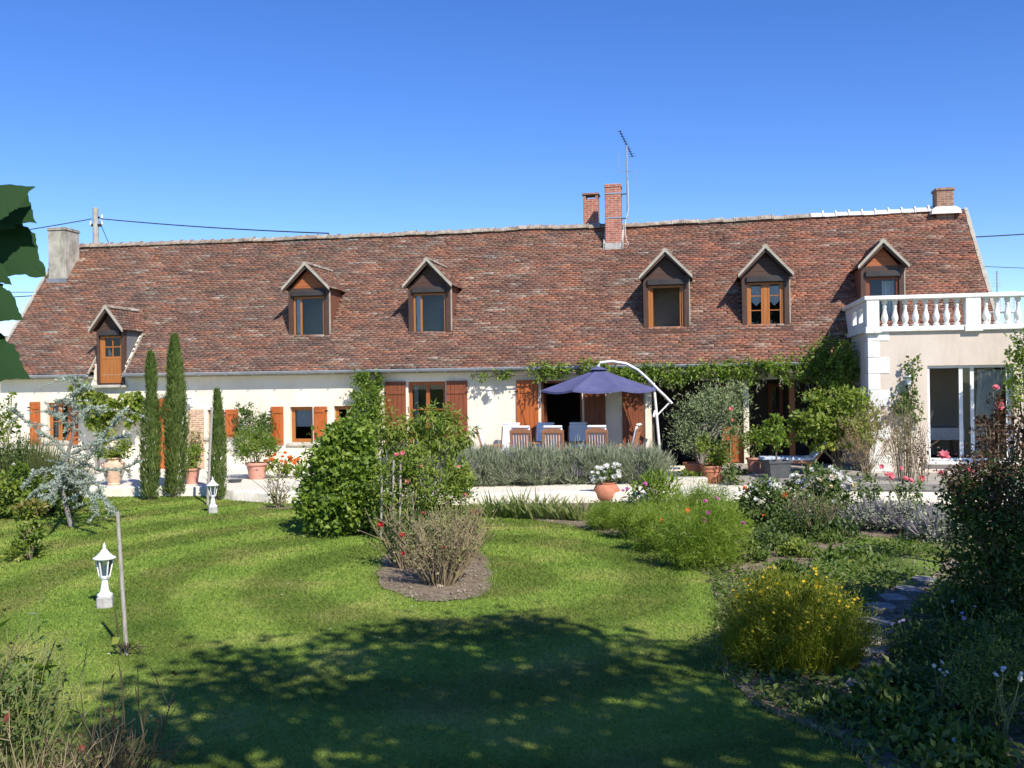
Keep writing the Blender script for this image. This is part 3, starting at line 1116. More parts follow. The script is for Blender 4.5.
# front wall with real openings
OPEN = {
    'left': (-14.05, -13.36, 0.83, 1.96), 'arch': (-10.62, -9.82, -0.2, 1.72), 'slit': (-8.92, -8.40, 0.93, 1.71), 'mid': (-6.40, -5.72, 0.76, 1.77),
    'side': (-5.09, -4.55, 1.0, 1.78), 'french': (-2.93, -1.86, 0.02, 2.43), 'door': (0.78, 1.90, 0.1, 2.40), 'porch': (3.74, 8.55, 0.1, 2.36),
    'loft': (DORM[0]['u'] - .44, DORM[0]['u'] + .44, 2.46, 2.755),
}


def wall_sheet(mb, u0, u1, z0, z1, ops, y=0.0, dep=0.3):
    xs = sorted({u0, u1, *[v for o in ops for v in o[:2]]})
    zs = sorted({z0, z1, *[v for o in ops for v in o[2:]]})
    for i in range(len(xs) - 1):
        for j in range(len(zs) - 1):
            cx, cz = (xs[i] + xs[i + 1]) / 2, (zs[j] + zs[j + 1]) / 2
            if any(o[0] < cx < o[1] and o[2] < cz < o[3] for o in ops):
                continue
            mb.add([(xs[i], y, zs[j]), (xs[i + 1], y, zs[j]), (xs[i + 1], y, zs[j + 1]), (xs[i], y, zs[j + 1])], [(0, 1, 2, 3)])
    for a, b, c, d in ops:
        mb.add([(a, y, c), (b, y, c), (b, y, d), (a, y, d), (a, y + dep, c), (b, y + dep, c), (b, y + dep, d), (a, y + dep, d)],
               [(0, 3, 7, 4), (1, 5, 6, 2), (3, 2, 6, 7), (0, 4, 5, 1)])


wm = MB()
wall_sheet(wm, -15.6, 12.2, -0.25, 2.76, list(OPEN.values()))
for u, f in ((-15.6, 1), (12.2, -1)):
    wm.add([(u, 0, -0.25), (u, 7, -0.25), (u, 7, 2.76), (u, yR, zR - .1), (u, 0, 2.9)], [(0, 1, 2, 3, 4) if f < 0 else (4, 3, 2, 1, 0)])
wm.add([(-15.6, 7, -0.25), (12.2, 7, -0.25), (12.2, 7, 2.76), (-15.6, 7, 2.76)], [(3, 2, 1, 0)])
wm.build("wall", PLASTER, HOUSE)
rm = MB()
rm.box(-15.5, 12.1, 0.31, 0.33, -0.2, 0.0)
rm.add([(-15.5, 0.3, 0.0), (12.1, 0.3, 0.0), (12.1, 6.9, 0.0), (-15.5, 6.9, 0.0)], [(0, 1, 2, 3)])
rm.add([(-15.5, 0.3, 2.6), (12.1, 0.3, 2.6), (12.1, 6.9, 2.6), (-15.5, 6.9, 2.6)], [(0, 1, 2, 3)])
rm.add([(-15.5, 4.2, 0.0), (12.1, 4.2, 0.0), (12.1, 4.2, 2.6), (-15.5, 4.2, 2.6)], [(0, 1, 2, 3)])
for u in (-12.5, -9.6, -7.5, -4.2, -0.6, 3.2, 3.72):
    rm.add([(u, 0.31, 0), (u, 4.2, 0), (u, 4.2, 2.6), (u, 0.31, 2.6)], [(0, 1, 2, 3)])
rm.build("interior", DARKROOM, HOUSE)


def bars_frame(mb, u0, u1, z0, z1, y0, y1, w=0.06):
    mb.box(u0, u0 + w, y0, y1, z0, z1)
    mb.box(u1 - w, u1, y0, y1, z0, z1)
    mb.box(u0 + w, u1 - w, y0, y1, z0, z0 + w)
    mb.box(u0 + w, u1 - w, y0, y1, z1 - w, z1)


def window(parent, u0, u1, z0, z1, mat, y=0.1, leaves_=2, trans=(), w=0.055, sill=None, panes=True, name='window'):
    mb = MB()
    g = 0.004
    bars_frame(mb, u0 + g, u1 - g, z0 + g, z1 - g, y, y + .07, w * .8)
    n = leaves_
    ww = (u1 - u0 - w * 1.6) / n
    for i in range(n):
        a = u0 + w * .8 + i * ww
        bars_frame(mb, a + .002, a + ww - .002, z0 + w * .8 + .002, z1 - w * .8 - .002, y + .012, y + .06, w)
        for t in trans:
            zt = z0 + (z1 - z0) * t
            mb.box(a + w, a + ww - w, y + .02, y + .05, zt - .014, zt + .014)
    o = mb.build(name, mat, parent)
    if panes:
        pm = MB()
        pm.add([(u0 + w, y + .036, z0 + w), (u1 - w, y + .036, z0 + w), (u1 - w, y + .036, z1 - w), (u0 + w, y + .036, z1 - w)], [(0, 1, 2, 3)])
        pm.build('pane', GLASS, o)
    if sill:
        sm = MB().box(u0 - .1, u1 + .1, -0.07, y, z0 - .09, z0 - .003, 0.01)
        sm.build('sill', sill, o)
    return o


def curtain(parent, u0, u1, z0, z1, y, mat=LACE, amp=0.02, waves=9, hem=None):
    mb = MB()
    n = waves * 4
    vs = []
    for j in range(2):
        for i in range(n + 1):
            f = i / n
            z = z1 if j else (z0 if hem is None else z0 + hem(f))
            vs.append((u0 + (u1 - u0) * f, y + amp * math.sin(f * waves * 2 * math.pi), z))
    mb.add(vs, [(i, i + 1, n + 2 + i, n + 1 + i) for i in range(n)])
    return mb.build('curtain', mat, parent, True)


def shutter(parent, u0, u1, z0, z1, mat, y=-0.05, flip=False, label=None, brace=True):
    mb = MB()
    n = max(2, round((u1 - u0) / 0.13))
    w = (u1 - u0) / n
    for i in range(n):
        mb.box(u0 + i * w + .003, u0 + (i + 1) * w - .003, y, y + .03, z0, z1, 0.004)
    H_ = z1 - z0
    za, zb = z0 + H_ * 0.13, z1 - H_ * 0.13
    for z in (za, zb):
        mb.box(u0 + .02, u1 - .02, y - .022, y - .001, z - .045, z + .045, 0.004)
    if brace:
        a, b = (u0 + .06, u1 - .06) if not flip else (u1 - .06, u0 + .06)
        mb.bar((a, y - .012, zb - .05), (b, y - .012, za + .05), 0.02, 0.075, (0, 1, 0)) if False else mb.prism(
            [(a - .04, zb - .046), (a + .04, zb - .046), (b + .04, za + .046), (b - .04, za + .046)], 'y', y - .021, y - .0015)
    o = mb.build('shutter', mat, parent)
    if label:
        o['label'] = label
    for z in (za, zb):
        hb = MB()
        ux = u1 if flip else u0
        hb.box(ux - .05, ux + .05, y - .032, y - .023, z - .018, z + .018)
        hb.build('hinge', IRON, o)
    return o


# ground floor joinery
o = window(HOUSE, *OPEN['left'], OAK, 0.12, 2, (0.5,), sill=OLDSTONE)
curtain(o, -13.98, -13.72, 0.95, 1.85, 0.24)
shutter(HOUSE, -14.60, -14.25, 0.72, 1.99, SHUTO)
shutter(HOUSE, -13.34, -13.02, 0.72, 1.99, SHUTO, flip=True)
# arched door between the cypresses
a0, a1 = -10.62, -9.82
ac = (a0 + a1) / 2
dm = MB()
for i in range(5):
    dm.box(a0 + i * .16 + .003, a0 + (i + 1) * .16 - .003, 0.10, 0.14, -0.12, 1.72)
arc = [(ac + .40 * math.cos(t), 1.72 + .34 * math.sin(t)) for t in [math.pi * k / 12 for k in range(13)]]
dm.prism(arc, 'y', -0.012, 0.02)
o = dm.build('door', SHUTO, HOUSE)
o['label'] = "orange arched plank door"
MB().tube([(a1 - .09, 0.06, 0.85), (a1 - .09, 0.03, 0.9), (a1 - .17, 0.03, 0.9)], 0.012, 6).build('handle', IRON, o)
ar = MB()
for k in range(12):
    t0, t1 = math.pi * k / 12, math.pi * (k + .93) / 12
    ar.prism([(ac + r * math.cos(t), 1.72 + r * .9 * math.sin(t)) for r, t in ((.41, t0), (.53, t0), (.53, t1), (.41, t1))], 'y', -0.03, -0.003)
ar.build('door_arch', OLDSTONE, HOUSE)
MB().box(-9.50, -9.02, -0.03, -0.003, -0.15, 1.72).build('brick_panel', PALEBRICK, HOUSE)
window(HOUSE, *OPEN['slit'], OAK, 0.12, 1, (), sill=OLDSTONE)
shutter(HOUSE, -8.36, -7.95, 0.93, 1.71, SHUTO)
o = window(HOUSE, *OPEN['mid'], OAK, 0.12, 1, (), sill=OLDSTONE)
curtain(o, -6.30, -5.82, 1.2, 1.70, 0.22)
shutter(HOUSE, -6.96, -6.58, 0.70, 1.78, SHUTO)
shutter(HOUSE, -5.67, -5.28, 0.84, 1.77, SHUTO, flip=True)
window(HOUSE, *OPEN['side'], OAK, 0.12, 1, (), sill=OLDSTONE)
o = window(HOUSE, *OPEN['french'], REDOAK, 0.12, 2, (0.36, 0.68), w=0.05)
curtain(o, -2.82, -2.70, 0.1, 2.3, 0.24)
shutter(HOUSE, -3.58, -2.98, 0.05, 2.44, SHUTR)
shutter(HOUSE, -1.83, -1.24, 0.05, 2.44, SHUTR, flip=True, brace=False)
dfm = MB()
bars_frame(dfm, 0.785, 1.895, 0.08, 2.395, 0.1, 0.17, 0.06)
dfm.box(0.79, 0.85, 0.18, 0.75, 0.12, 2.3)
o = dfm.build('door', SHUTR, HOUSE)
shutter(HOUSE, 0.12, 0.72, 0.05, 2.43, SHUTO)
shutter(HOUSE, 1.96, 2.53, 0.05, 2.43, SHUTR, flip=True)
shutter(HOUSE, 2.97, 3.54, 0.05, 2.43, SHUTR)
ps = MB()
ps.box(3.58, 3.74, -0.06, 0.02, 0.08, 2.62)
ps.build('post', PLASTER, HOUSE)

# covered porch: posts, dark back wall, glazed doors, door curtains
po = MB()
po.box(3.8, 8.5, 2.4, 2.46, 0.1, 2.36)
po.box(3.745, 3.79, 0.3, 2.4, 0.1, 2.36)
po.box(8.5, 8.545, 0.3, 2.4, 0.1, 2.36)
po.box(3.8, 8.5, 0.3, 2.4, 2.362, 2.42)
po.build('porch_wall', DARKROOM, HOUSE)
for u in (6.18, 7.34):
    MB().box(u - .07, u + .07, 0.02, 0.16, 0.1, 2.36, 0.01).build('post', PLASTER if u < 7 else OAK, HOUSE)
for a, b in ((5.6, 6.1), (6.9, 7.3)):
    window(HOUSE, a, b, 0.12, 2.25, SHUTR, 2.28, 1, (0.35, 0.65), panes=True)
shutter(HOUSE, 5.55, 6.1, 0.1, 1.15, REDOAK, 0.2, brace=False)


# dormers
def dormer(i, d):
    yf, hb = d['y'], d['hb']
    ze, za, zh, zs, hr = d['ze'], d['za'], d['zh'], d['zs'], d['hr']
    X = d['u']
    yb = (ze - EV) / RK - OV
    p = MB()
    for s in (-1, 1):
        xa, xb = sorted((s * (hb + .01), s * (hb - (.12 if i else .075))))
        p.box(xa, xb, yf, yf + .16, zs - .02, ze + .05, .006)
    p.box(-hb + .12, hb - .12, yf + .01, yf + .15, zh + .12, ze + .03)
    p.box(-hb - .03, hb + .03, yf - .05, yf + .12, zs - .10, zs - .022, .006) if i else p.box(-hb + .12, hb - .12, yf + .02, yf + .1, zs - .05, zs - .01)
    body = p.build('dormer', BROWNWOOD, HOUSE, loc=(X, 0, 0))
    for s in (-1, 1):
        xa, xb = sorted((s * hb, s * (hb - .05)))
        zlo = roof_z(yf + .02) - .06
        MB().prism([(yf + .14, zlo), (yb + .15, ze + .02), (yf + .14, ze + .02)], 'x', xa, xb).build('cheek', SLATE if i == 0 else CHEEK, body)
    if i:
        MB().box(hb + .014, hb + .042, yf + .04, yf + .10, zs + .05, ze - .05).build('side_trim', VERGE, body)
        MB().add([(-hb - .1, yf - .03, roof_z(yf - .05) + .03), (hb + .1, yf - .03, roof_z(yf - .05) + .03), (hb + .1, yf - .16, roof_z(yf - .16) + .035), (-hb - .1, yf - .16, roof_z(yf - .16) + .035)],
                 [(0, 1, 2, 3)]).build('apron', BROWNWOOD, body)
    else:
        MB().box(-hb - .1, hb + .1, yf - .1, yf + .1, zs - .14, zs - .055, .01).build('sill', OLDSTONE, body)
        for s in (-1, 1):
            xa, xb = sorted((s * (hb + .015), s * (hb + .13)))
            MB().prism([(-.02, 2.60), (-.02, roof_z(-.02) - .03), (1.0, roof_z(1.0) - .03), (1.0, 2.60)], 'x', xa, xb).build('side_wall', PLASTER, body)
            e = s * (hb + .15)
            MB().bar((e, -.28, roof_z(-.28) + .045), (e, .74, roof_z(.74) + .045), .035, .05).build('cut_verge', VERGE, body)
    bx = MB()
    bx.box(-hb + .10, hb - .10, yf - .07, yf + .12, zh - .03, zh + .135, .02)
    bx.build('shutter_box', BOX, body)
    g = MB()
    t = (za - .13 - (ze + .03)) / (za - ze)
    nb = 5
    for k in range(nb):
        f0, f1 = k / nb, (k + .96) / nb
        h0 = zh + .137 + (za - .14 - zh - .137) * f0
        h1 = zh + .137 + (za - .14 - zh - .137) * f1
        w0 = (hr - .1) * (1 - f0)
        w1 = (hr - .1) * (1 - f1)
        g.prism([(-w0, h0), (w0, h0), (w1, h1), (-w1, h1)], 'y', yf + .03, yf + .07)
    g.build('gable_board', GABLEORANGE if i in (1, 5) else GABLEWOOD, body)
    # roof
    oh = 0.20
    sl = math.hypot(hr, za - ze)
    for s in (-1, 1):
        dx, dz = -s * hr / sl, (za - ze) / sl

        def fn(u, q, h, s=s, dx=dx, dz=dz):
            return np.stack([s * hr + q * dx + h * s * dz, u, ze + q * dz + h * abs(dx)], -1)
        yend = (za - EV) / RK - OV + .1
        tile_field('dormer_tiles', body, fn, yf - oh, yend, 0.0, sl, None, 0.095, 0.16, 0.016, 2.2)
        sb = MB()
        sb.add([(s * hr, yf - oh, ze - .01), (0, yf - oh, za - .01), (0, yend, za - .01), (s * hr, yend - .6, ze - .01)], [(0, 1, 2, 3)])
        sb.build('soffit_boarding', BROWNWOOD, body)
    v = MB()
    th = .13
    v.prism([(-hr - .01, ze - .06), (-hr - .01, ze + .03), (0, za + .045), (hr + .01, ze + .03), (hr + .01, ze - .06), (0, za - .055)], 'y', yf - oh - .05, yf - oh - .003)
    v.build('verge_board', VERGE, body)
    v = MB()
    v.prism([(-hr + .03, ze - .08), (-hr + .03, ze + .0), (0, za - .062), (hr - .03, ze + .0), (hr - .03, ze - .08), (0, za - .15)], 'y', yf - oh + .0, yf - oh + .05)
    v.build('inner_verge', BROWNWOOD, body)
    rd = MB()
    yy = yf - oh - .03
    while yy < yend - .1:
        prof = [(math.cos(math.pi * q / 8) * .10, za - .03 + .09 * math.sin(math.pi * q / 8)) for q in range(9)]
        rd.prism(prof, 'y', yy, yy + .28)
        yy += .285
    rd.build('dormer_ridge', RIDGEM, body)
    # inside
    r = MB()
    yi = yf + .9
    xa = hb - .12
    r.add([(-xa, yi, zs), (xa, yi, zs), (xa, yi, zh), (-xa, yi, zh)], [(0, 1, 2, 3)])
    r.add([(-xa, yf + .16, zs), (-xa, yi, zs), (-xa, yi, zh), (-xa, yf + .16, zh)], [(0, 1, 2, 3)])
    r.add([(xa, yf + .16, zs), (xa, yi, zs), (xa, yi, zh), (xa, yf + .16, zh)], [(0, 1, 2, 3)])
    r.add([(-xa, yf + .16, zh), (xa, yf + .16, zh), (xa, yi, zh), (-xa, yi, zh)], [(0, 1, 2, 3)])
    r.add([(-xa, yf + .16, zs), (xa, yf + .16, zs), (xa, yi, zs), (-xa, yi, zs)], [(0, 1, 2, 3)])
    r.build('lining', ROOMM if i in (1, 2, 3) else DARKROOM, body)
    x0, x1 = (-hb + .125, hb - .125) if i else (-hb + .08, hb - .08)
    if i == 0:
        w = MB()
        bars_frame(w, x0, x1, zs, zh - .04, yf + .05, yf + .12, .05)
        n = 5
        zz = zs + (zh - zs) * .50
        for k in range(n):
            a = x0 + .05 + (x1 - x0 - .1) * k / n
            w.box(a + .003, a + (x1 - x0 - .1) / n - .003, yf + .07, yf + .1, zs + .05, zz)
        w.box(x0 + .05, x1 - .05, yf + .06, yf + .11, zz, zz + .07)
        w.box(x0 + .05, x0 + .15, yf + .06, yf + .11, zz + .07, zh - .09)
        w.box(.03, .06, yf + .07, yf + .1, zz + .07, zh - .09)
        w.box(x0 + .15, x1 - .05, yf + .07, yf + .1, (zz + zh) / 2 - .015, (zz + zh) / 2 + .015)
        w = w.build('door', OAK, body)
        pm = MB().add([(x0 + .15, yf + .085, zz + .07), (x1 - .05, yf + .085, zz + .07), (x1 - .05, yf + .085, zh - .09), (x0 + .15, yf + .085, zh - .09)], [(0, 1, 2, 3)])
        pm.build('pane', GLASS, body)
        c = MB().add([(x0 + .16, yf + .2, zz + .1), (x0 + .3, yf + .2, zz + .1), (x0 + .17, yf + .2, zz + .36)], [(0, 1, 2)])
        c.build('curtain', LACE, body)
    else:
        w = MB()
        bars_frame(w, x0, x1, zs + .0, zh - .035, yf + .06, yf + .13, .055)
        if i in (1, 2):
            w.box(x0 + .20, x0 + .255, yf + .08, yf + .12, zs + .055, zh - .09)
        elif i == 3:
            w.box(x0 + .06, x0 + .12, yf + .1, yf + .4, zs + .055, zh - .09)
            w.box(x1 - .11, x1 - .06, yf + .1, yf + .4, zs + .055, zh - .09)
        elif i == 4:
            w.box(-.055, .055, yf + .07, yf + .12, zs + .055, zh - .09)
            for t in (.36, .68):
                zt = zs + (zh - zs) * t
                w.box(x0 + .055, x1 - .055, yf + .085, yf + .11, zt - .012, zt + .012)
            for s in (-1, 1):
                xa, xb = sorted((s * .42, s * .06))
                w.box(xa, xa + .05, yf + .075, yf + .12, zs + .055, zh - .09)
                w.box(xb - .05, xb, yf + .075, yf + .12, zs + .055, zh - .09)
        else:
            w.box(x0 + .055, x0 + .10, yf + .08, yf + .12, zs + .055, zh - .09)
        w = w.build('window_frame', SHUTR if i == 5 else OAK, body)
        if i != 3:
            MB().add([(x0 + .05, yf + .1, zs + .05), (x1 - .05, yf + .1, zs + .05), (x1 - .05, yf + .1, zh - .08), (x0 + .05, yf + .1, zh - .08)], [(0, 1, 2, 3)]).build('pane', GLASS, body)
        if i in (1, 2):
            curtain(body, x0 + .07, x0 + .2, zs + .1, zh - .1, yf + .125, LACE, .008, 4)
        if i == 2:
            MB().box(.1, .3, yf + .86, yf + .89, zs + .12, zs + .78).build('dark_panel', BOX, body)
        if i == 4:
            for s in (-1, 1):
                xa, xb = sorted((s * .40, s * .075))
                curtain(body, xa, xb, zs + .55, zh - .12, yf + .118, LACE, .006, 6, lambda f: .32 * abs(f - .5))
        if i == 5:
            curtain(body, .05, x1 - .05, zs + .1, zh - .1, yf + .35, LACE, .02, 4)


for i, d in enumerate(DORM):
    dormer(i, d)


# chimneys
def chimney(u0, u1, y0, y1, z0, z1, mat, cap=None, capmat=None, flash=None, lab=None):
    m = MB().box(u0, u1, y0, y1, z0, z1, 0.012)
    o = m.build('chimney', mat, HOUSE)
    if lab:
        o['label'] = lab
    if flash:
        f = MB()
        zf = roof_z(y0)
        f.box(u0 - .04, u1 + .04, y0 - .05, y0 - .003, zf - .2, zf + .08)
        for s, x in ((-1, u0), (1, u1)) if flash is not LEAD else ():
            xa, xb = sorted((x + s * .003, x + s * .06))
            f.prism([(y0 - .05, zf - .2), (y0 - .05, zf + .08), (y1, roof_z(y1) + .05), (y1, roof_z(y1) - .2)], 'x', xa, xb)
        f.build('flashing', flash, o)
    if cap:
        c = MB()
        for (e, a, b) in cap:
            c.box(u0 - e, u1 + e, y0 - e, y1 + e, a, b, .012)
        c.build('chimney_cap', capmat or mat, o)
    return o


chimney(-15.66, -15.04, 2.40, 3.15, 5.2, 7.50, GREYREND, [(.03, 7.502, 7.56), (.015, 7.562, 7.60)], GREYREND, LEAD, "broad grey rendered chimney")
chimney(2.33, 2.80, 2.84, 3.32, 5.9, 8.10, BRICK, [(.015, 8.102, 8.20)], BRICK, CONCRETE, "tall red brick chimney")
rc = chimney(1.58, 2.03, 3.85, 4.3, 6.4, 7.98, BRICK, None, None, None, "short red brick chimney with a slab on legs")
m = MB()
for a, b in ((1.58, 1.66), (1.95, 2.03)):
    for c, e in ((3.85, 3.95), (4.2, 4.3)):
        m.box(a, b, c, e, 7.982, 8.10)
m.box(1.54, 2.07, 3.81, 4.34, 8.102, 8.16, .01)
m.build('chimney_cap', OLDBRICK, rc)
MB().box(1.5, 2.1, 3.8, 4.36, 6.5, 7.22).build('flashing', CONCRETE, rc)
ro = chimney(11.64, 12.10, 3.22, 3.72, 6.4, 7.62, OLDBRICK, [(.03, 7.622, 7.70)], OLDBRICK, None, "weathered brick chimney on white mortar")
m = MB()
m.add([(x, y, z) for z, e in ((6.95, .17), (7.08, .14), (7.17, .03)) for x, y in ((11.64 - e, 3.22 - e), (12.10 + e, 3.22 - e), (12.10 + e, 3.72 + e), (11.64 - e, 3.72 + e))],
      [(k * 4 + i, k * 4 + (i + 1) % 4, k * 4 + 4 + (i + 1) % 4, k * 4 + 4 + i) for k in range(2) for i in range(4)])
m.build('flashing', WMORTAR, ro)

# ================================================================== ANNEX
AX0, AXF, AXT = 8.82, -2.5, 3.43
ANNEX = thing("annex", "flat-roofed beige annex with white corner stones and a balustraded roof terrace", "annex", (0, HD, HZ), -HA)
m = MB()
wall_sheet(m, AX0, 17.0, -0.2, AXT - .02, [(10.10, 11.92, 0.44, 2.61)], AXF, 0.25)
m.add([(AX0, AXF, -0.2), (AX0, 0.0, -0.2), (AX0, 0.0, AXT - .02), (AX0, AXF, AXT - .02)], [(3, 2, 1, 0)])
m.add([(AX0, 0.3, 2.9), (AX0, 1.0, 3.6), (AX0, 0.3, 3.6)], [(0, 1, 2)])
m.add([(17.0, AXF, -0.2), (17.0, 3.5, -0.2), (17.0, 3.5, AXT - .02), (17.0, AXF, AXT - .02)], [(0, 1, 2, 3)])
m.build('wall', PINKPL, ANNEX)
MB().box(AX0, 17.0, AXF + .002, 1.2, AXT - .018, AXT + .02).build('roof_terrace', PAVE, ANNEX)
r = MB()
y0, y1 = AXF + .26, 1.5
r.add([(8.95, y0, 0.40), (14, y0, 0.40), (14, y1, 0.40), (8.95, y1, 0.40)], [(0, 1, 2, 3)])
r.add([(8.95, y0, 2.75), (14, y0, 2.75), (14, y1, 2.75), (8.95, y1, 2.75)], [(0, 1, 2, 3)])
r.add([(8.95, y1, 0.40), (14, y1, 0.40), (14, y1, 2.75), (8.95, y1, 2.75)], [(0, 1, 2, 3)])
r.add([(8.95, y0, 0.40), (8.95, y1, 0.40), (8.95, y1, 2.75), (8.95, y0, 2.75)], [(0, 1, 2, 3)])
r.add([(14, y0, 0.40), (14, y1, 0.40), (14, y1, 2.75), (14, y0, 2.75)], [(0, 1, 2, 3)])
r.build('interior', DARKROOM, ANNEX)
q = MB()
z = -0.18
k = 0
while z < AXT - .12:
    w = .46 if k % 2 else .25
    q.box(AX0 - .012, AX0 + w, AXF - .014, AXF + (.25 if k % 2 else .40), z + .003, min(z + .37, AXT - .03), .006)
    z += .375
    k += 1
q.build('quoin', WHITESTONE, ANNEX)
# sliding door
d = MB()
yd = AXF + .07
bars_frame(d, 10.104, 11.916, .444, 2.606, yd, yd + .1, .055)
d.box(10.79, 10.87, yd + .01, yd + .05, .50, 2.55)
d.box(11.04, 11.12, yd + .055, yd + .095, .50, 2.55)
d.box(11.80, 11.86, yd + .055, yd + .095, .50, 2.55)
d = d.build('sliding_door', WPAINT, ANNEX)
for a, b, yy in ((10.87, 11.86, .07), ):
    MB().add([(a, yd + yy, .5), (b, yd + yy, .5), (b, yd + yy, 2.55), (a, yd + yy, 2.55)], [(0, 1, 2, 3)]).build('pane', GLASS, d)
c = MB()
vs = []
for j in range(9):
    g = j / 8
    for i in range(25):
        f = i / 24
        wdt = .62 - .42 * math.sin(min(1, (1 - g) * 1.15) * math.pi / 2) ** 2 * (1 if g > .1 else 1)
        vs.append((11.12 + .02 + f * wdt + .1 * g, yd + .2 + .03 * math.sin(f * 28), .5 + 2.0 * g))
c.add(vs, [(j * 25 + i, j * 25 + i + 1, (j + 1) * 25 + i + 1, (j + 1) * 25 + i) for j in range(8) for i in range(24)])
c.build('curtain', LACE, d, True)
MB().box(10.05, 11.97, AXF - .10, AXF + .07, .36, .44, .01).build('door_sill', WHITESTONE, ANNEX)
# balustrade: plinth rail, piers, turned balusters, handrail
z0, z1 = AXT, 4.22
b = MB()
b.box(AX0 - .06, 17.0, AXF - .08, AXF + .18, z0 - .03, z0 + .09, .01)
b.box(AX0 - .06, AX0 + .20, AXF + .18, 0.75, z0 - .03, z0 + .09, .01)
BAL = b.build('balustrade', WHITESTONE, ANNEX)
h = MB()
h.box(AX0 - .09, 17.0, AXF - .11, AXF + .21, z1 - .09, z1 + .01, .015)
h.box(AX0 - .09, AX0 + .22, AXF + .21, 1.1, z1 - .09, z1 + .01, .015)
h.build('handrail', WHITESTONE, BAL)
for u in (AX0 + .10, 11.08, 13.4, 15.7):
    w = .14 if u < 9 else .16
    p = MB().box(u - w, u + w, AXF - .09, AXF + .19, z0 + .09, z1 - .09, .008)
    p.box(u - w - .03, u + w + .03, AXF - .11, AXF + .15, z0 - .06, z0 + .09, .01)
    p.build('pier', WHITESTONE, BAL)
bm = MB()
prof = [(.075, .09), (.085, .11), (.085, .14), (.06, .15), (.05, .17), (.075, .22), (.092, .27), (.088, .33), (.065, .40), (.048, .46), (.044, .52), (.058, .545), (.06, .57), (.046, .585), (.05, .61), (.075, .625), (.08, .70)]
bm.lathe([(r_ * .82, z_) for r_, z_ in prof], 14)
bo = None
us = [9.20 + i * .223 for i in range(8)] + [11.38 + i * .225 for i in range(8)]
for u in us:
    if bo is None:
        bo = bm.build('baluster', WHITESTONE, BAL, True, loc=(u, AXF + .05, z0))
    else:
        c = bo.copy()
        COL.objects.link(c)
        c.parent = BAL
        c.location = (u, AXF + .05, z0)
# left return: solid panel with two square openings
pn = MB()
ya, yb_ = AXF + .2, 0.85
zz0, zz1 = z0 + .09, z1 - .09
segs = [(ya, ya + .35), (ya + .95, ya + 1.3), (ya + 1.9, yb_)]
for a, c in segs:
    pn.box(AX0 - .02, AX0 + .12, a, c, zz0, zz1)
for a, c in ((ya + .35, ya + .95), (ya + 1.3, ya + 1.9)):
    pn.box(AX0 - .02, AX0 + .12, a, c, zz0, zz0 + .15)
    pn.box(AX0 - .02, AX0 + .12, a, c, zz1 - .14, zz1)
pn.build('side_panel', WHITESTONE, BAL)

# ================================================================== BEYOND THE HOUSE
pole_base = hp(-15.4, 9.0, -0.2)
t = thing("utility_pole", "grey wooden utility pole rising behind the roof beside the left chimney", "utility pole", (pole_base.x, pole_base.y, 0))
top = AT(95.5, 208, pole_base.y)
t.location = (top.x, top.y, 0)
PT = top.z
MB().tube([(0, 0, 0), (0, 0, PT)], [.14, .11], 10).build('post', GREYPOLE, t)
m = MB()
m.box(-.16, .22, -.06, .06, PT - .72, PT - .62)
m.box(-.10, .16, -.05, .05, PT - .40, PT - .34)
m.build('bracket', IRON, t)
m = MB()
for x, z in ((-.2, -.62), (.25, -.6), (.25, -.36)):
    m.lathe([(.03, 0), (.05, .04), (.03, .08), (.05, .12), (.02, .16)], 8, (x, 0, PT + z - .06))
m.build('insulator', WPAINT, t)


def wire(name, label, pts, r=0.018, cat='cable'):
    P = [Vector(p) for p in pts]
    out = []
    a, b = P[0], P[1]
    sagd = (b - a).length * 0.005
    for i in range(17):
        f = i / 16
        q = a.lerp(b, f)
        q.z -= sagd * 4 * f * (1 - f)
        out.append(q)
    return tag(MB().tube(out, r, 6).build(name, CABLE), label, cat)


pz = Vector((top.x, top.y, PT - .42))
rz_ = hp(-6.6, 3.75, 7.25)
wire("overhead_cable", "dark cable from the utility pole to the ridge of the roof", [pz + Vector((.2, 0, 0)), rz_], .02)
e = AT(-60, 243, 34)
wire("overhead_cable", "dark cable running left from the utility pole out of view", [pz - Vector((.15, 0, 0)), e], .02)
wire("thin_cable", "thin cable from the pole head slanting down behind the roof", [pz + Vector((.15, 0, -.1)), pz + Vector((1.5, 0, -3.4))], .014)
wire("overhead_cable", "upper dark cable right of the roof gable", [AT(930, 239, 42), AT(1090, 229.5, 42)], .025)
wire("overhead_cable", "lower faint cable right of the roof gable", [AT(900, 262, 70), AT(1090, 270, 70)], .022)
wire("overhead_cable", "upper thin cable left of the roof gable", [AT(-60, 291, 60), AT(60, 292, 60)], .022)
wire("overhead_cable", "lower thin cable left of the roof gable", [AT(-60, 300, 60), AT(60, 294, 60)], .03)
# neighbour's house, left behind
nb = thing("neighbour_house", "low house with a grey-brown tiled roof behind the left gable", "house", (-26.5, 44, 0), 0.1)
m = MB()
m.box(-8, 4.2, 0, 8, 0, 3.4)
m.build('wall', PLASTER, nb)
m = MB()
m.add([(-8.4, -.4, 3.3), (4.6, -.4, 3.3), (4.6, 4, 5.25), (-8.4, 4, 5.25), (4.6, 8.4, 3.3), (-8.4, 8.4, 3.3)], [(0, 1, 2, 3), (3, 2, 4, 5)])
m.build('roof', NROOF, nb)
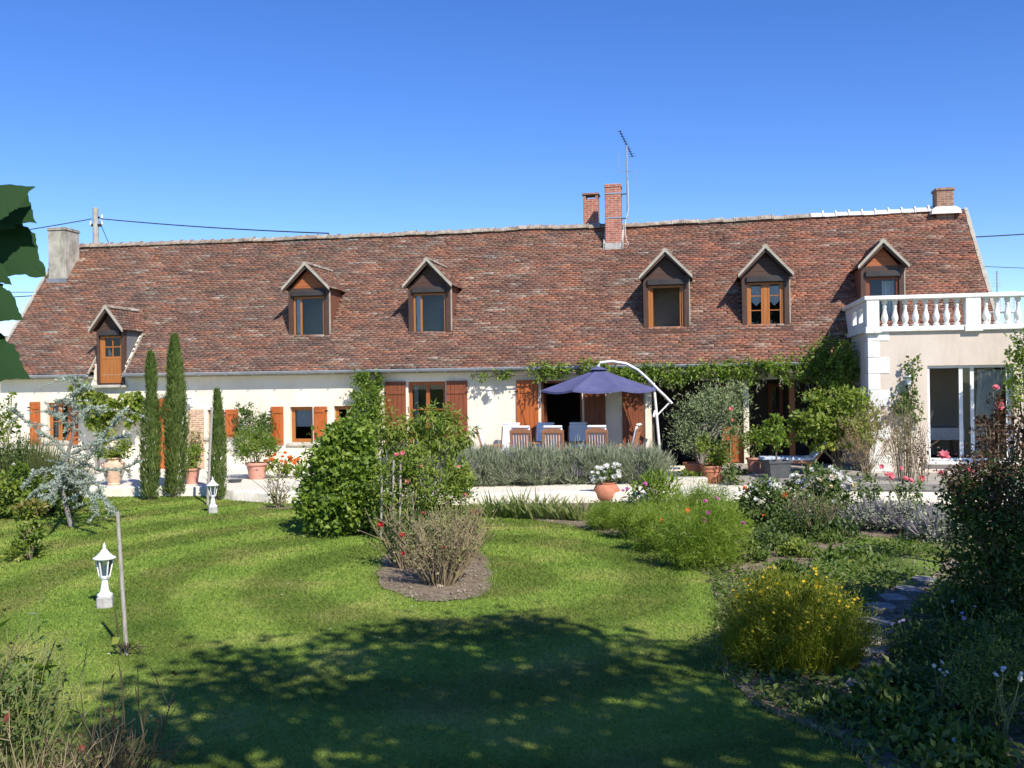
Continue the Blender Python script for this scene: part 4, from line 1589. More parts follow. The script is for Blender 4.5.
# aerial strapped to the tall chimney
at = hp(2.98, 3.05, 0)
t = thing("tv_aerial", "tall television aerial strapped to the brick chimney", "aerial", (at.x, at.y, HZ), -HA)
MB().tube([(0, 0, 7.15), (0, 0, 9.35)], .03, 8).build('mast', METAL, t)
m = MB()
for z in (7.2, 7.92):
    m.bar((0, 0, z), (-.2, 0, z), .03, .03)
m.build('bracket', IRON, t)
m = MB()
for z in (7.2, 7.92):
    m.box(-.665, -.165, -.225, .285, z - .02, z + .02)
m.build('strap', METAL, t)
m = MB()
A_, B_ = Vector((-.17, -.4, 9.70)), Vector((.15, .4, 9.10))
m.bar(A_, B_, .022, .022)
for k in range(11):
    q = A_.lerp(B_, .02 + k * .096)
    w_ = .17 if k < 9 else .27
    m.bar(q + Vector((-w_ * .35, w_ * .12, -w_ * .0)), q + Vector((w_ * .35, -w_ * .12, 0)), .012, .012)
m.build('boom', CABLE, t)
m = MB()
m.tube([(-.25, 0, 9.15), (-.25, 0, 8.60), (0, 0, 8.58)], .011, 6)
m.tube([(0, 0, 8.58), (.25, 0, 8.60), (.25, 0, 8.12)], .011, 6)
m.build('dipole', METAL, t)
m = MB().tube([(0.03, -.02, 8.3), (.04, -.05, 7.5), (-.06, -.25, 6.95), (-.02, -.45, 6.5), (.06, -.55, 6.33)], .006, 5)
m.build('lead', WPAINT, t)
fa = AT(997, 282, 90)
t = thing("tv_aerial", "tiny far aerial in the sky right of the roof above the balustrade", "aerial", (fa.x, fa.y, 0))
MB().tube([(0, 0, 0), (0, 0, fa.z + 1.0)], .06, 6).build('mast', METAL, t)
m = MB()
for k in range(5):
    m.bar((-.5 + .05 * k, 0, fa.z - .4 + k * .3), (.5 - .05 * k, 0, fa.z - .4 + k * .3), .04, .04)
m.build('element', METAL, t)


# ================================================================== LAMPS
def lantern(mb_frame, z, s=1.0, tilt=None):
    """six-sided lantern body: bars, rings, roof"""
    f = mb_frame
    n = 6
    rb, rt_, h = .055 * s, .095 * s, .20 * s
    for k in range(n):
        w = 2 * math.pi * k / n
        f.bar((rb * math.cos(w), rb * math.sin(w), z), (rt_ * math.cos(w), rt_ * math.sin(w), z + h), .013 * s, .013 * s)
    f.lathe([(rb * 1.1, -.012 * s), (rb * 1.15, 0.012 * s)], 6, (0, 0, z))
    f.lathe([(rt_ * 1.12, h - .008 * s), (rt_ * 1.12, h + .008 * s)], 6, (0, 0, z))
    return h


def garden_lamp(name, label, loc):
    t = thing(name, label, "garden lamp", loc, .3, "white lantern lamps standing on the lawn")
    MB().box(-.085, .085, -.085, .085, -.02, .125, .012).build('plinth', CONCRETE, t)
    p = MB().lathe([(.085, .126), (.085, .15), (.06, .165), (.048, .19), (.038, .28), (.034, .315), (.05, .325), (.05, .335)], 14)
    p.build('pedestal', WPAINT, t, True)
    f = MB()
    h = lantern(f, .35, 1.0)
    f.build('lantern', WPAINT, t)
    g = MB().lathe([(.053, .36), (.088, .545)], 6)
    g.build('pane', GLASS, t)
    MB().lathe([(.018, .35), (.022, .42), (.016, .47), (.01, .49)], 8).build('bulb', WPAINT, t, True)
    c = MB().lathe([(.125, .553), (.128, .562), (.09, .585), (.05, .625), (.03, .655), (.022, .66), (.014, .675), (.02, .69), (.010, .71), (.002, .735)], 18)
    c.build('lamp_cap', WPAINT, t, True)
    return t


garden_lamp("garden_lamp", "white lantern lamp on a stone plinth beside the tall bare stake", G(105, 607))
garden_lamp("garden_lamp", "white lantern lamp at the far lawn edge beside the small cypress", G(213, 513))


def wall_lamp(u, z, label, y=-0.0):
    p = hp(u, y, z)
    t = thing("wall_lamp", label, "wall lamp", p, -HA, "white lantern lamps on the walls")
    MB().box(-.05, .05, -.03, -.002, -.12, .06, .006).tube([(0, -.02, -.05), (0, -.12, -.10), (0, -.17, -.04)], .012, 6).build('bracket', WPAINT, t)
    f = MB()
    lantern(f, -.02, .8)
    o = f.build('lantern', WPAINT, t, loc=(0, -.17, 0))
    MB().lathe([(.043, -.015), (.07, .135)], 6).build('pane', LACE, t, loc=(0, -.17, 0))
    MB().lathe([(.10, .142), (.10, .15), (.05, .185), (.018, .21), (.002, .245)], 14).build('lamp_cap', WPAINT, t, True, loc=(0, -.17, 0))


wall_lamp(-11.03, 1.90, "white wall lantern left of the two tall cypresses")
wall_lamp(-9.39, 1.92, "white wall lantern above the brick panel right of the tall cypresses")
wall_lamp(-0.60, 2.04, "white wall lantern between the red-brown and orange shutters")
wall_lamp(9.66, 2.22, "white wall lantern on the beige annex beside the sliding door", AXF)

# ================================================================== DINING SET
TZ = 0.30


def make_chair(label):
    """high-backed folding garden chair facing +y"""
    t = thing("garden_chair", label, "chair", (0, 0, 0), 0, "wooden garden chairs with white cushions")
    s = MB()
    for k in range(6):
        s.box(-.25, .25, -.22 + k * .075, -.155 + k * .075, .42, .44, .004)
    s.build('seat', TEAK, t)
    b = MB()
    tilt = Matrix.Translation((0, -.24, .42)) @ Matrix.Rotation(R(14), 4, 'X')
    for k in range(7):
        x = -.2 + k * .067
        b.box(x - .012, x + .012, -.012, .012, 0.04, .64, .003, tilt)
    for x in (-.25, .25):
        b.box(x - .022, x + .022, -.018, .018, -.02, .66, .004, tilt)
    arch = [(-.272, .62)] + [(-.272 + .544 * i / 10, .68 + .05 * math.sin(math.pi * i / 10)) for i in range(11)] + [(.272, .62)]
    nb_ = len(arch)
    vs = [tuple(tilt @ Vector((x, y, z))) for y in (-.02, .02) for x, z in arch]
    b.add(vs, [tuple(range(nb_)), tuple(range(2 * nb_ - 1, nb_ - 1, -1))] + [(i, nb_ + i, nb_ + (i + 1) % nb_, (i + 1) % nb_) for i in range(nb_)])
    b.build('backrest', TEAK, t)
    for sx in (-1, 1):
        l = MB().bar((sx * .255, .22, 0), (sx * .255, -.16, .62), .035, .03, (1, 0, 0))
        l.build('leg', TEAK, t)
        l = MB().bar((sx * .225, -.30, 0), (sx * .225, .16, .42), .035, .03, (1, 0, 0))
        l.build('leg', TEAK, t)
        MB().box(sx * .285 - .03, sx * .285 + .03, -.28, .24, .625, .648, .006).build('armrest', TEAK, t)
    c = MB()
    c.box(-.235, .235, .014, .075, .03, .735, .025, tilt)
    c.box(-.235, .235, -.015, .075, .737, .790, .02, tilt)
    c.box(-.235, .235, -.20, .21, .442, .50, .025)
    c.build('cushion', CUSHION, t, True)
    return t


spots = [(0.66, -2.12, 0.0, "cushioned chair with its back to the garden, left of the three"),
         (1.45, -2.15, 0.03, "cushioned chair with its back to the garden, middle of the three"),
         (2.54, -2.10, -.03, "cushioned chair with its back to the garden, nearest the parasol pole"),
         (0.02, -0.85, math.pi - .1, "white-cushioned chair facing the garden in front of the sunlit wall"),
         (0.97, -.80, math.pi, "white-cushioned chair facing the garden before the dark doorway's left edge"),
         (1.86, -.80, math.pi + .05, "white-cushioned chair facing the garden between doorway and right shutter"),
         (-.22, -1.55, -math.pi / 2 + .15, "cushioned chair side-on at the left end of the table"),
         (3.10, -1.45, math.pi / 2 - .1, "cushioned chair side-on at the right end of the table")]
ch = make_chair(spots[0][3])
for i, (u, nn, rz, lab) in enumerate(spots):
    c = ch if i == 0 else copy_tree(ch)
    p = hp(u, nn, 0)
    c.location = (p.x, p.y, TZ)
    c.rotation_euler = (0, 0, rz - HA)
    c['label'] = lab
p = hp(1.42, -1.48)
t = thing("dining_table", "long wooden garden table between the cushioned chairs", "table", (p.x, p.y, TZ), -HA)
m = MB()
for k in range(8):
    m.box(-1.2, 1.2, -.33 + k * .085, -.25 + k * .085, .71, .74, .004)
m.build('tabletop', TEAK, t)
for x in (-1.08, 1.08):
    for y in (-.26, .28):
        MB().box(x - .035, x + .035, y - .035, y + .035, 0, .708).build('leg', TEAK, t)

# parasol
pc = AT(598.5, 367.5, 25.00)
pole = AT(659.5, 448, 25.30)
t = thing("parasol", "large blue cantilever parasol on a curved white arm over the dining table", "parasol", (pole.x, pole.y, TZ))
ox, oy, oz = pole.x, pole.y, TZ


def loc(px, py, y):
    q = AT(px, py, y)
    return Vector((q.x - ox, q.y - oy, q.z - oz))


apex = loc(598.5, 368, 25.00)
NS = 8
RC = 1.51
rimz = loc(598, 389.5, 23.6).z
m = MB()
vs = []
rings = 6
sub = 4
seg = NS * sub
for j in range(rings + 1):
    f = j / rings
    for k in range(seg):
        w = 2 * math.pi * (k / seg) + .28
        kk = (k % sub) / sub
        chord = math.cos(math.pi / NS) / math.cos(math.pi / NS - 2 * math.pi / NS * kk) if True else 1
        chord = math.cos(math.pi / NS) / math.cos(abs(kk - .5) * 2 * math.pi / NS)
        r = max(.02, RC * f * chord)
        z = apex.z + (rimz - apex.z) * (f ** 0.93) - 0.055 * f * math.sin(math.pi * kk)
        vs.append((apex.x + r * math.cos(w), apex.y + r * math.sin(w), z))
m.add(vs, [(j * seg + k, j * seg + (k + 1) % seg, (j + 1) * seg + (k + 1) % seg, (j + 1) * seg + k) for j in range(rings) for k in range(seg)])
# short valance
base = len(m.v) - seg
for k in range(seg):
    x, y, z = m.v[base + k]
    m.v.append((apex.x + (x - apex.x) * 1.003, apex.y + (y - apex.y) * 1.003, z - .05))
m.f += [(base + k, base + (k + 1) % seg, base + seg + (k + 1) % seg, base + seg + k) for k in range(seg)]
can = m.build('canopy', CANVAS, t)
m = MB()
m.add([(apex.x + .27 * math.cos(2 * math.pi * k / 8 + .28), apex.y + .27 * math.sin(2 * math.pi * k / 8 + .28), apex.z - .045) for k in range(8)] + [(apex.x, apex.y, apex.z + .05)], [(k, (k + 1) % 8, 8) for k in range(8)])
m.build('vent', CANVAS, can)
for k in range(NS):
    w = 2 * math.pi * (k / NS) + .28
    MB().bar((apex.x, apex.y, apex.z - .10), (apex.x + RC * .985 * math.cos(w), apex.y + RC * .985 * math.sin(w), rimz - .03), .014, .014).build('rib', WPAINT, t)
arm = [loc(598.5, 371, 25.00), loc(598.5, 366, 25.00), loc(600, 362.5, 25.00), loc(612, 361.3, 25.03), loc(626, 363.5, 25.08), loc(638, 370, 25.15), loc(648, 379, 25.20), loc(658, 389.5, 25.25), loc(665, 396, 25.28), loc(672, 403.5, 25.30)]
MB().tube(arm, .034, 9).build('arm', WPAINT, t, True)
MB().tube([loc(653.5, 383, 25.28), loc(656, 408, 25.30), loc(659.5, 448, 25.30), loc(660.5, 470, 25.30)], .036, 9).build('pole', WPAINT, t, True)
MB().tube([loc(670, 402, 25.30), loc(657.5, 415, 25.30)], .02, 8).build('brace', WPAINT, t, True)
MB().tube([loc(655, 411, 25.26), loc(653.5, 417, 25.15)], .03, 8).build('crank', WPAINT, t, True)
bs = loc(660.5, 470, 25.30)
m = MB()
for a in (0, math.pi / 2):
    m.box(-.5, .5, -.04, .04, 0, .05, 0, Matrix.Translation((bs.x, bs.y, 0)) @ Matrix.Rotation(a, 4, 'Z'))
m.tube([(bs.x, bs.y, 0), (bs.x, bs.y, bs.z + .02)], .042, 9)
m.build('base', WPAINT, t)

# sun lounger on the patio
lp = AT(786, 470, 22.8)
t = thing("sun_lounger", "wooden lounger with a pale blue cushion in the shade behind the grey planter", "lounger", (lp.x, lp.y, .38), -.12)
m = MB()
m.box(-.62, .62, -.3, .3, .26, .31, .008)
for x in (-.5, .5):
    for y in (-.26, .26):
        m.box(x - .03, x + .03, y - .03, y + .03, 0, .26)
m.build('frame', TEAK, t)
mt = Matrix.Translation((.62, 0, .3)) @ Matrix.Rotation(R(-52), 4, 'Y')
MB().box(0, .6, -.28, .28, 0, .04, .008, mt).build('backrest', TEAK, t)
m = MB().box(-.6, .6, -.27, .27, .312, .40, .03)
m.box(0.02, .62, -.27, .27, .042, .12, .03, mt)
m.build('cushion', BLUECUSH, t, True)

# indoor table seen through the sliding door; white chair up on the roof terrace
p = hp(10.55, -.9, .40)
t = thing("dining_table", "table under a white cloth inside the annex behind the sliding door", "table", p, -HA)
MB().box(-.6, .6, -.4, .4, .70, .73).build('tabletop', TEAK, t)
m = MB().box(-.62, .62, -.42, .42, .732, .74)
m.box(-.62, .62, -.425, -.42, .45, .74)
m.build('tablecloth', LACE, t)
for x in (-.5, .5):
    for y in (-.33, .33):
        MB().box(x - .03, x + .03, y - .03, y + .03, 0, .7).build('leg', TEAK, t)
p = hp(12.05, -1.3, AXT + .02)
t = thing("terrace_chair", "white chair on the roof terrace behind the right end of the balustrade", "chair", p, -HA + 2.6)
MB().box(-.24, .24, -.24, .24, .40, .43, .01).build('seat', WPAINT, t)
m = MB()
for k in range(5):
    m.box(-.2 + k * .1 - .02, -.2 + k * .1 + .02, -.26, -.23, .43, .85)
m.box(-.25, .25, -.265, -.228, .85, .92, .01)
m.build('backrest', WPAINT, t)
for x in (-.21, .21):
    for y in (-.21, .21):
        MB().bar((x * 1.15, y * 1.15, 0), (x, y, .40), .035, .035).build('leg', WPAINT, t)


# ================================================================== PLANTS
def BL(loc, px, py, hw, hh, dy=0.0, ry=None):
    """an ellipsoid of leaves, half width hw and half height hh given in photo pixels at the plant's own distance"""
    q = AT(px, py, loc.y + dy)
    s = (loc.y + dy) / FPX
    return (q.x - loc.x, dy, q.z - loc.z, hw * s, ry if ry else hw * s, hh * s)


def base(px, y, z=0.0):
    q = AT(px, 400, y)
    return Vector((q.x, y, z))


# ---- cypresses
def cypress(label, loc, h, r, n, dent=()):
    t = thing("cypress", label, "cypress", loc, 0, "slender cypresses by the terrace edge")
    MB().tube([(0, 0, 0), (0.02, 0, h * .5), (0.03, 0, h * .93)], [.06, .04, .01], 7).build('trunk', BARK, t)
    z = rng.random(n) ** 0.85
    a = rng.random(n) * 2 * math.pi
    flame = 0.62 + .62 * vnoise(a * 2.2, z * h * 2.0, int(h * 97))
    prof = np.minimum(1, np.minimum(0.75 + z * 2.2, (1 - z) ** 0.62 * 1.55))
    for zc, w in dent:
        prof = prof * (1 - .45 * np.exp(-((z - zc) / w) ** 2))
    rr = r * prof * flame * (0.55 + .45 * rng.random(n) ** .5)
    rr = rr * np.where(rng.random(n) < .05, 1.3, 1.0)
    lean = .06 * h * np.sin(z * 2.2) * .3
    P = np.stack([rr * np.cos(a) + lean, rr * np.sin(a), z * h * .985 + .03], 1)
    D = np.stack([np.cos(a) * .38, np.sin(a) * .38, np.ones(n)], 1) + rng.normal(size=(n, 3)) * .2
    Nn = np.stack([np.cos(a), np.sin(a), np.full(n, .2)], 1) + rng.normal(size=(n, 3)) * .35
    T_ = .15 + .7 * vnoise(a * 3, z * h * 4, 3) + rng.normal(size=n) * .14
    V, Tr, tt = leaves(P, D, Nn, .08 + .09 * rng.random(n), .014 + .016 * rng.random(n), T_, .2, -.05)
    np_mesh('crown', V, Tr, tt, L_CYP, t)


b1, b2, b3 = G(150, 500), G(174, 497), G(217, 500)
cypress("shorter of the two tall cypresses, with a pinched top, left of the tallest", b1, 3.30, .20, 7500, ((.72, .07),))
cypress("tallest slender cypress, second from the left", b2, 3.72, .265, 10000)
cypress("smallest cypress, tied to a stake behind the far garden lamp", b3, 2.42, .17, 4500, ((.8, .06),))
sp = G(207.5, 505)
st = thing("stake", "slanting bare stake beside the smallest cypress", "stake", sp)
MB().tube([(0, 0, -.05), (.12, 0, 2.1)], .03, 8).build('post', STAKE, st)

# ---- blue cedar
cl = G(70, 527)
t = thing("blue_cedar", "young weeping blue cedar with sparse silvery branches on the left lawn", "tree", cl)


def rel(px, py, dy=0.0):
    q = AT(px, py, cl.y + dy)
    return Vector((q.x - cl.x, dy, q.z - cl.z))


trunk = [rel(72, 528), rel(66, 505), rel(60, 482), rel(68, 455), rel(74, 430), rel(73, 405), rel(75, 380), rel(78, 366)]
MB().tube(trunk, [.05, .045, .038, .03, .026, .02, .014, .006], 8).build('trunk', GREYBARK, t, True)
limbs = [
    [rel(69, 458), rel(55, 441), rel(40, 432), rel(22, 419), rel(8, 408, -.2)],
    [rel(69, 470), rel(86, 462), rel(100, 440), rel(114, 424), rel(127, 409, .2)],
    [rel(69, 455), rel(90, 447, .4), rel(108, 441, .6), rel(130, 436, .7)],
    [rel(64, 478), rel(48, 470, -.5), rel(34, 474, -.7), rel(22, 490, -.8)],
    [rel(66, 470), rel(82, 472, -.4), rel(98, 486, -.6), rel(110, 512, -.7)],
    [rel(64, 483), rel(50, 484, .4), rel(36, 492, .6), rel(28, 500, .7)],
    [rel(69, 500), rel(85, 492, .3), rel(105, 500, .5), rel(118, 516, .5)],
    [rel(74, 430), rel(62, 420, .3), rel(54, 414, .4), rel(46, 412, .5)],
    [rel(74, 425), rel(84, 412, .2), rel(92, 408, .3), rel(104, 412, .3)],
    [rel(74, 408), rel(64, 402, -.2), rel(55, 402, -.3)],
    [rel(75, 395), rel(84, 388, .1), rel(91, 389, .2)],
    [rel(66, 465), rel(60, 472, -.9), rel(56, 488, -1.3), rel(52, 504, -1.5)],
    [rel(66, 480), rel(80, 484, -1.0), rel(92, 498, -1.2), rel(98, 516, -1.3)],
    [rel(68, 455), rel(96, 470, .2), rel(120, 470, .3), rel(140, 462, .4)],
    [rel(63, 480), rel(45, 500, -.3), rel(34, 506, -.4)],
    [rel(75, 385), rel(70, 378), rel(66, 379)],
]
lm = MB()
NP, ND = [], []
for L_ in limbs:
    pts = []
    for i in range(len(L_) - 1):
        for k in range(6):
            f = k / 6
            pts.append(L_[i].lerp(L_[i + 1], f) + Vector((0, 0, random.gauss(0, .012))))
    pts.append(L_[-1])
    lm.tube(pts, [.026 * (1 - .8 * i / len(pts)) + .003 for i in range(len(pts))], 6)
    for i in range(1, len(pts)):
        a, b = pts[i - 1], pts[i]
        ax = (b - a).normalized()
        for q in range(20):
            p = a.lerp(b, random.random())
            NP.append(p + Vector((random.gauss(0, .012), random.gauss(0, .03), random.gauss(0, .012))))
            ND.append(ax * .25 + Vector((random.gauss(0, .5), random.gauss(0, .5), abs(random.gauss(.5, .4)))))
        if random.random() < .55:   # side twig
            tw = a + Vector((random.gauss(0, .22), random.gauss(0, .3), random.gauss(-.05, .1)))
            lm.tube([a, a.lerp(tw, .5) + Vector((0, 0, .03)), tw], [.008, .006, .003], 4)
            for q in range(34):
                f = random.random()
                NP.append(a.lerp(tw, f) + Vector((0, 0, .03 * 4 * f * (1 - f) * .5)))
                ND.append((tw - a).normalized() * .3 + Vector((random.gauss(0, .5), random.gauss(0, .5), abs(random.gauss(.5, .4)))))
for i in range(len(trunk) - 1):
    for q in range(20):
        NP.append(trunk[i].lerp(trunk[i + 1], random.random()))
        ND.append(Vector((random.gauss(0, 1), random.gauss(0, 1), .3)))
lm.build('limbs', GREYBARK, t)
NP, ND = np.array([tuple(p) for p in NP]), np.array([tuple(p) for p in ND])
V, Tr, tt = leaves(NP, ND, rng.normal(size=NP.shape), .045 + .035 * rng.random(len(NP)), .020, .5 + rng.normal(size=len(NP)) * .25, .1, 0)
np_mesh('needles', V, Tr, tt, L_CEDAR, t)

# ---- left border
p = base(18, 20.6)
t = thing("broom_bush", "dark feathery bush at the left edge in front of the house", "bush", p)
spikes('foliage', t, mat_leaf("broom_leaf", [(.06, .09, .03), (.11, .135, .045), (.19, .19, .075)], .25), (0, .2, 0), 1.1, .7, 3000, 1.75, .022, .35, .08, .15)
crown('leaf_mass', t, L_ROSE, [BL(p, 10, 470, 34, 30), BL(p, 35, 490, 24, 22)], 3000, .07, .04)
p = base(28, 19.6)
t = plant("leafy_bush", "low bright green bush in front of the dark feathery bush at the left edge", "bush", p, L_BRIGHT,
          [BL(p, 8, 492, 30, 20), BL(p, 40, 498, 24, 13), BL(p, 22, 482, 20, 14), BL(p, 60, 500, 14, 10)], 2600, .11, .06, STEMG, 8)
add_flowers(t, flower_mesh("flower", .035, F_WHITE), surf_pts([BL(p, 20, 485, 22, 24)], 4))
p = base(5, 20.4)
plant("tall_plant", "tall sparse leafy plant at the left edge reaching up the cream wall", "plant", p, L_BRIGHT,
      [BL(p, 3, 410, 10, 12), BL(p, 8, 432, 10, 14), BL(p, -6, 420, 12, 20), BL(p, 12, 395, 5, 6)], 420, .085, .045, STEMG, 8, clumps=20)
p = G(29, 560)
t = plant("young_shrub", "small two-tiered shrub standing alone on the left lawn", "shrub", p, L_BRIGHT,
          [BL(p, 30, 517, 12, 8), BL(p, 31, 532, 14, 8), BL(p, 27, 550, 17, 8), BL(p, 34, 508, 7, 5)], 1300, .065, .034, STEMB, 8, .015, clumps=26)
crown('young_tips', t, mat_leaf("bronze_leaf", [(.14, .14, .03), (.24, .19, .05), (.33, .25, .08)], .4), [BL(p, 30, 508, 13, 5)], 120, .09, .04)

# ---- urn, pots and plants in front of the left wall
def pot(name, label, cat, loc, prof, mat, n=22, group=None, soil=True, handles=False):
    t = thing(name, label, cat, loc, 0, group)
    MB().lathe(prof, n).build('body', mat, t, True)
    if soil:
        r, z = prof[-1]
        MB().lathe([(r * .98, z - .03), (.001, z - .02)], n).build('soil', SOIL, t)
    if handles:
        for s in (-1, 1):
            MB().tube([(s * .20, 0, .42), (s * .29, 0, .42), (s * .30, 0, .52), (s * .22, 0, .56)], .018, 7).build('handle', mat, t, True)
    return t


def flare(r0, r1, h, rim=.03, lip=.05):
    return [(r0, 0), (r0 * 1.02, .01), (r1 * .97, h - lip - .005), (r1 + rim * .4, h - lip), (r1 + rim, h - lip * .8), (r1 + rim, h), (r1 - .01, h), (r1 - .025, h - .04)]


p = base(113, 24.1, .2)
pot("urn", "large pale two-handled terracotta jar below the grape vine", "urn", p,
    [(.13, 0), (.15, .03), (.14, .06), (.20, .2), (.255, .36), (.265, .46), (.23, .56), (.17, .61), (.17, .63), (.21, .65), (.21, .67), (.18, .67), (.165, .64)], TERRAPALE, handles=True)
q = Vector((p.x, p.y, .84))
plant("potted_plant", "bushy green plant growing in the large pale jar", "plant", q, L_BRIGHT, [(0, 0, .22, .38, .3, .26), (-.22, 0, .12, .2, .2, .16), (.2, .02, .1, .2, .2, .16)], 1300, .085, .04, STEMG, 5)
p = base(191, 24.2, .2)
pot("flower_pot", "pink terracotta pot half hidden by the tallest cypress", "pot", p, flare(.13, .19, .38), TERRAPINK)
plant("potted_plant", "dark bushy plant in the pot behind the tallest cypress", "plant", Vector((p.x, p.y, .56)), L_SHRUB, [(0, 0, .3, .24, .22, .34)], 800, .07, .035, STEMG, 4)
p = G(257, 479, .2)
pot("flower_pot", "large pink terracotta pot holding the oleander beside the orange shutter", "pot", p, flare(.19, .255, .42, .035, .07), TERRAPINK)
t = plant("oleander", "dense oleander bush in the large pink pot", "bush", Vector((p.x, p.y, .6)), L_SHRUB,
          [BL(Vector((p.x, p.y, .6)), 256, 447, 18, 16), BL(Vector((p.x, p.y, .6)), 247, 444, 12, 12), BL(Vector((p.x, p.y, .6)), 266, 446, 11, 13)], 2200, .10, .026, STEMG, 9, up=.6, jit=.6)
w = hp(-7.32, -.3, -.2)
t = plant("climbing_rose", "thin climber on the cream wall above the oleander", "climber", w, L_ROSE,
          [(-.15, 0, 1.75, .38, .15, .28), (.05, 0, 1.35, .48, .16, .42), (.3, 0, 1.5, .2, .15, .25), (-.4, 0, 1.25, .2, .14, .3), (-.3, 0, 2.0, .22, .1, .15)], 1500, .075, .045, STEMB, 8, .012, fill=.3)
p = G(283, 478, .2)
t = plant("nasturtium", "low orange-flowered plants beside the pink pot", "flowers", p, L_BRIGHT, [BL(p, 278, 466, 12, 9), BL(p, 293, 468, 9, 9)], 800, .06, .055, STEMG, 4)
add_flowers(t, flower_mesh("flower", .055, F_ORANGE), surf_pts([BL(p, 278, 463, 13, 11), BL(p, 292, 466, 9, 9)], 22))
p = base(218, 23.7, .2)
pot("flower_pot", "small dark saucer-like pot near the pink pot", "pot", base(234, 24.4, .2), [(.14, 0), (.17, .06), (.18, .07), (.17, .07), (.15, .05)], PLANTER)
p = G(278, 508)
t = thing("bare_shrub", "small half-bare brown shrub on the lawn left of the large green shrub", "shrub", p)
tips = [(random.gauss(0, .22), random.gauss(0, .18), random.uniform(.35, .85)) for _ in range(22)]
stems_to(MB(), (0, 0, 0), tips, .012, .04, 4).build('stem', STEMB, t)
crown('foliage', t, L_DRY, [(0, 0, .35, .25, .22, .3)], 260, .06, .03)
tag(flat_poly("soil_patch", smooth_loop([(p.x - .35, p.y - .2), (p.x + .3, p.y - .2), (p.x + .3, p.y + .2), (p.x - .3, p.y + .2)], 5), .012, SOIL), kind='structure')

# vines and climbers on the walls
w = hp(-12.4, -.5, -.2)
t = thing("grape_vine", "bright green grape vine trained along the cream wall under the first dormer", "vine", w, -HA)
crown('foliage', t, L_BRIGHT, [(-.25, 0, 2.45, .2, .15, .28), (.25, 0, 2.1, .42, .22, .36), (.8, 0, 1.95, .34, .2, .3), (1.35, 0, 1.95, .32, .2, .36), (1.6, 0, 2.2, .2, .15, .3), (.45, 0, 1.5, .26, .2, .5), (.1, 0, 1.7, .24, .2, .35)], 1900, .13, .12, 40, fill=.4)
MB().tube([(0.3, 0.1, 0), (.25, .1, .9), (.35, .1, 1.7), (.2, .1, 2.3)], [.035, .03, .025, .015], 6).tube([(.33, .1, 1.75), (.9, .1, 1.9), (1.6, .1, 2.1)], [.02, .016, .01], 6).build('stem', BARK, t)
w = hp(-9.25, -.3, -.2)
t = plant("wall_climber", "thin reddish climber on the pale brick panel", "climber", w, L_DRY, [(-.1, 0, 1.2, .25, .12, .6), (.15, 0, .8, .2, .12, .5)], 260, .08, .05, STEMB, 8, .012)
w = hp(-3.95, -.45, -.2)
t = thing("climbing_shrub", "tall green climber reaching the gutter left of the red-brown shutter", "climber", w, -HA)
crown('foliage', t, L_SHRUB, [(0, 0, 2.35, .46, .36, .52), (.0, -.05, 1.75, .52, .4, .5), (-.15, 0, 1.2, .6, .42, .55), (.1, 0, 2.7, .33, .3, .3)], 5200, .09, .045, 60, .16, .6)
stems_to(MB(), (0, .1, 0), [(0, .1, 2.2), (.2, .1, 1.9), (-.25, .1, 1.8)], .03).build('stem', BARK, t)

# ---- large central shrub and its neighbours in the island bed
p = G(338, 534)
t = thing("green_shrub", "large dense bright green shrub at the back left of the island bed", "shrub", p)
crown('foliage', t, L_SHRUB, [BL(p, 328, 480, 25, 36), BL(p, 346, 465, 26, 38), BL(p, 338, 506, 35, 28), BL(p, 318, 498, 19, 26), BL(p, 360, 482, 22, 38), BL(p, 354, 437, 14, 18), BL(p, 338, 446, 15, 16), BL(p, 366, 512, 20, 20), BL(p, 330, 452, 10, 12)],
      12000, .092, .056, 170, .17, .66)
tips = [(random.uniform(-.6, .7), random.uniform(-.3, .3), random.uniform(.8, 1.6)) for _ in range(16)]
stems_to(MB(), (0, 0, 0), tips, .022).build('stem', BARK, t)
p = base(432, 18.6)
t = thing("peach_tree", "small light green fruit tree with drooping leaves before the french window", "tree", p)
crown('crown', t, L_BRIGHT, [BL(p, 400, 428, 22, 14), BL(p, 432, 418, 24, 15), BL(p, 455, 428, 16, 16), BL(p, 416, 440, 26, 15), BL(p, 446, 442, 20, 14), BL(p, 385, 440, 16, 12), BL(p, 468, 437, 9, 9)], 2500, .13, .032, 60, .2, .45, droop=.75, jit=.55)
stems_to(MB(), (0, 0, 0), [BL(p, x, y, 1, 1)[:3] for x, y in ((400, 432), (432, 422), (455, 430), (415, 445), (446, 445), (388, 442))], .035, .06, 6).build('trunk', GREYBARK, t)
p = base(415, 16.2)
t = thing("rose_bush", "leafy rose bush with pinkish blooms behind the bare-stemmed roses", "rose bush", p)
bl = [BL(p, 400, 485, 26, 26), BL(p, 430, 488, 26, 22), BL(p, 450, 500, 20, 22), BL(p, 415, 462, 22, 14), BL(p, 390, 505, 22, 22), BL(p, 463, 480, 12, 16)]
crown('foliage', t, L_BRIGHT, bl, 5200, .07, .034, 100, .22, .4)
stems_to(MB(), (0, 0, 0), [b[:3] for b in bl for _ in range(3)], .016, .05, 5).build('stem', STEMG, t)
add_flowers(t, flower_mesh("flower", .05, F_PINK), surf_pts(bl, 7))
for px in (391, 398, 379):
    q = base(px, 16.0)
    st = thing("stake", {391: "right-hand grey stake among the roses", 398: "thin stake standing right in the rose bush", 379: "left grey stake in the rose bush by the green shrub"}[px], "stake", q)
    MB().tube([(0, 0, -.05), (.03, 0, 1.0 + (px % 7) * .05)], .018, 7).build('post', STAKE, st)


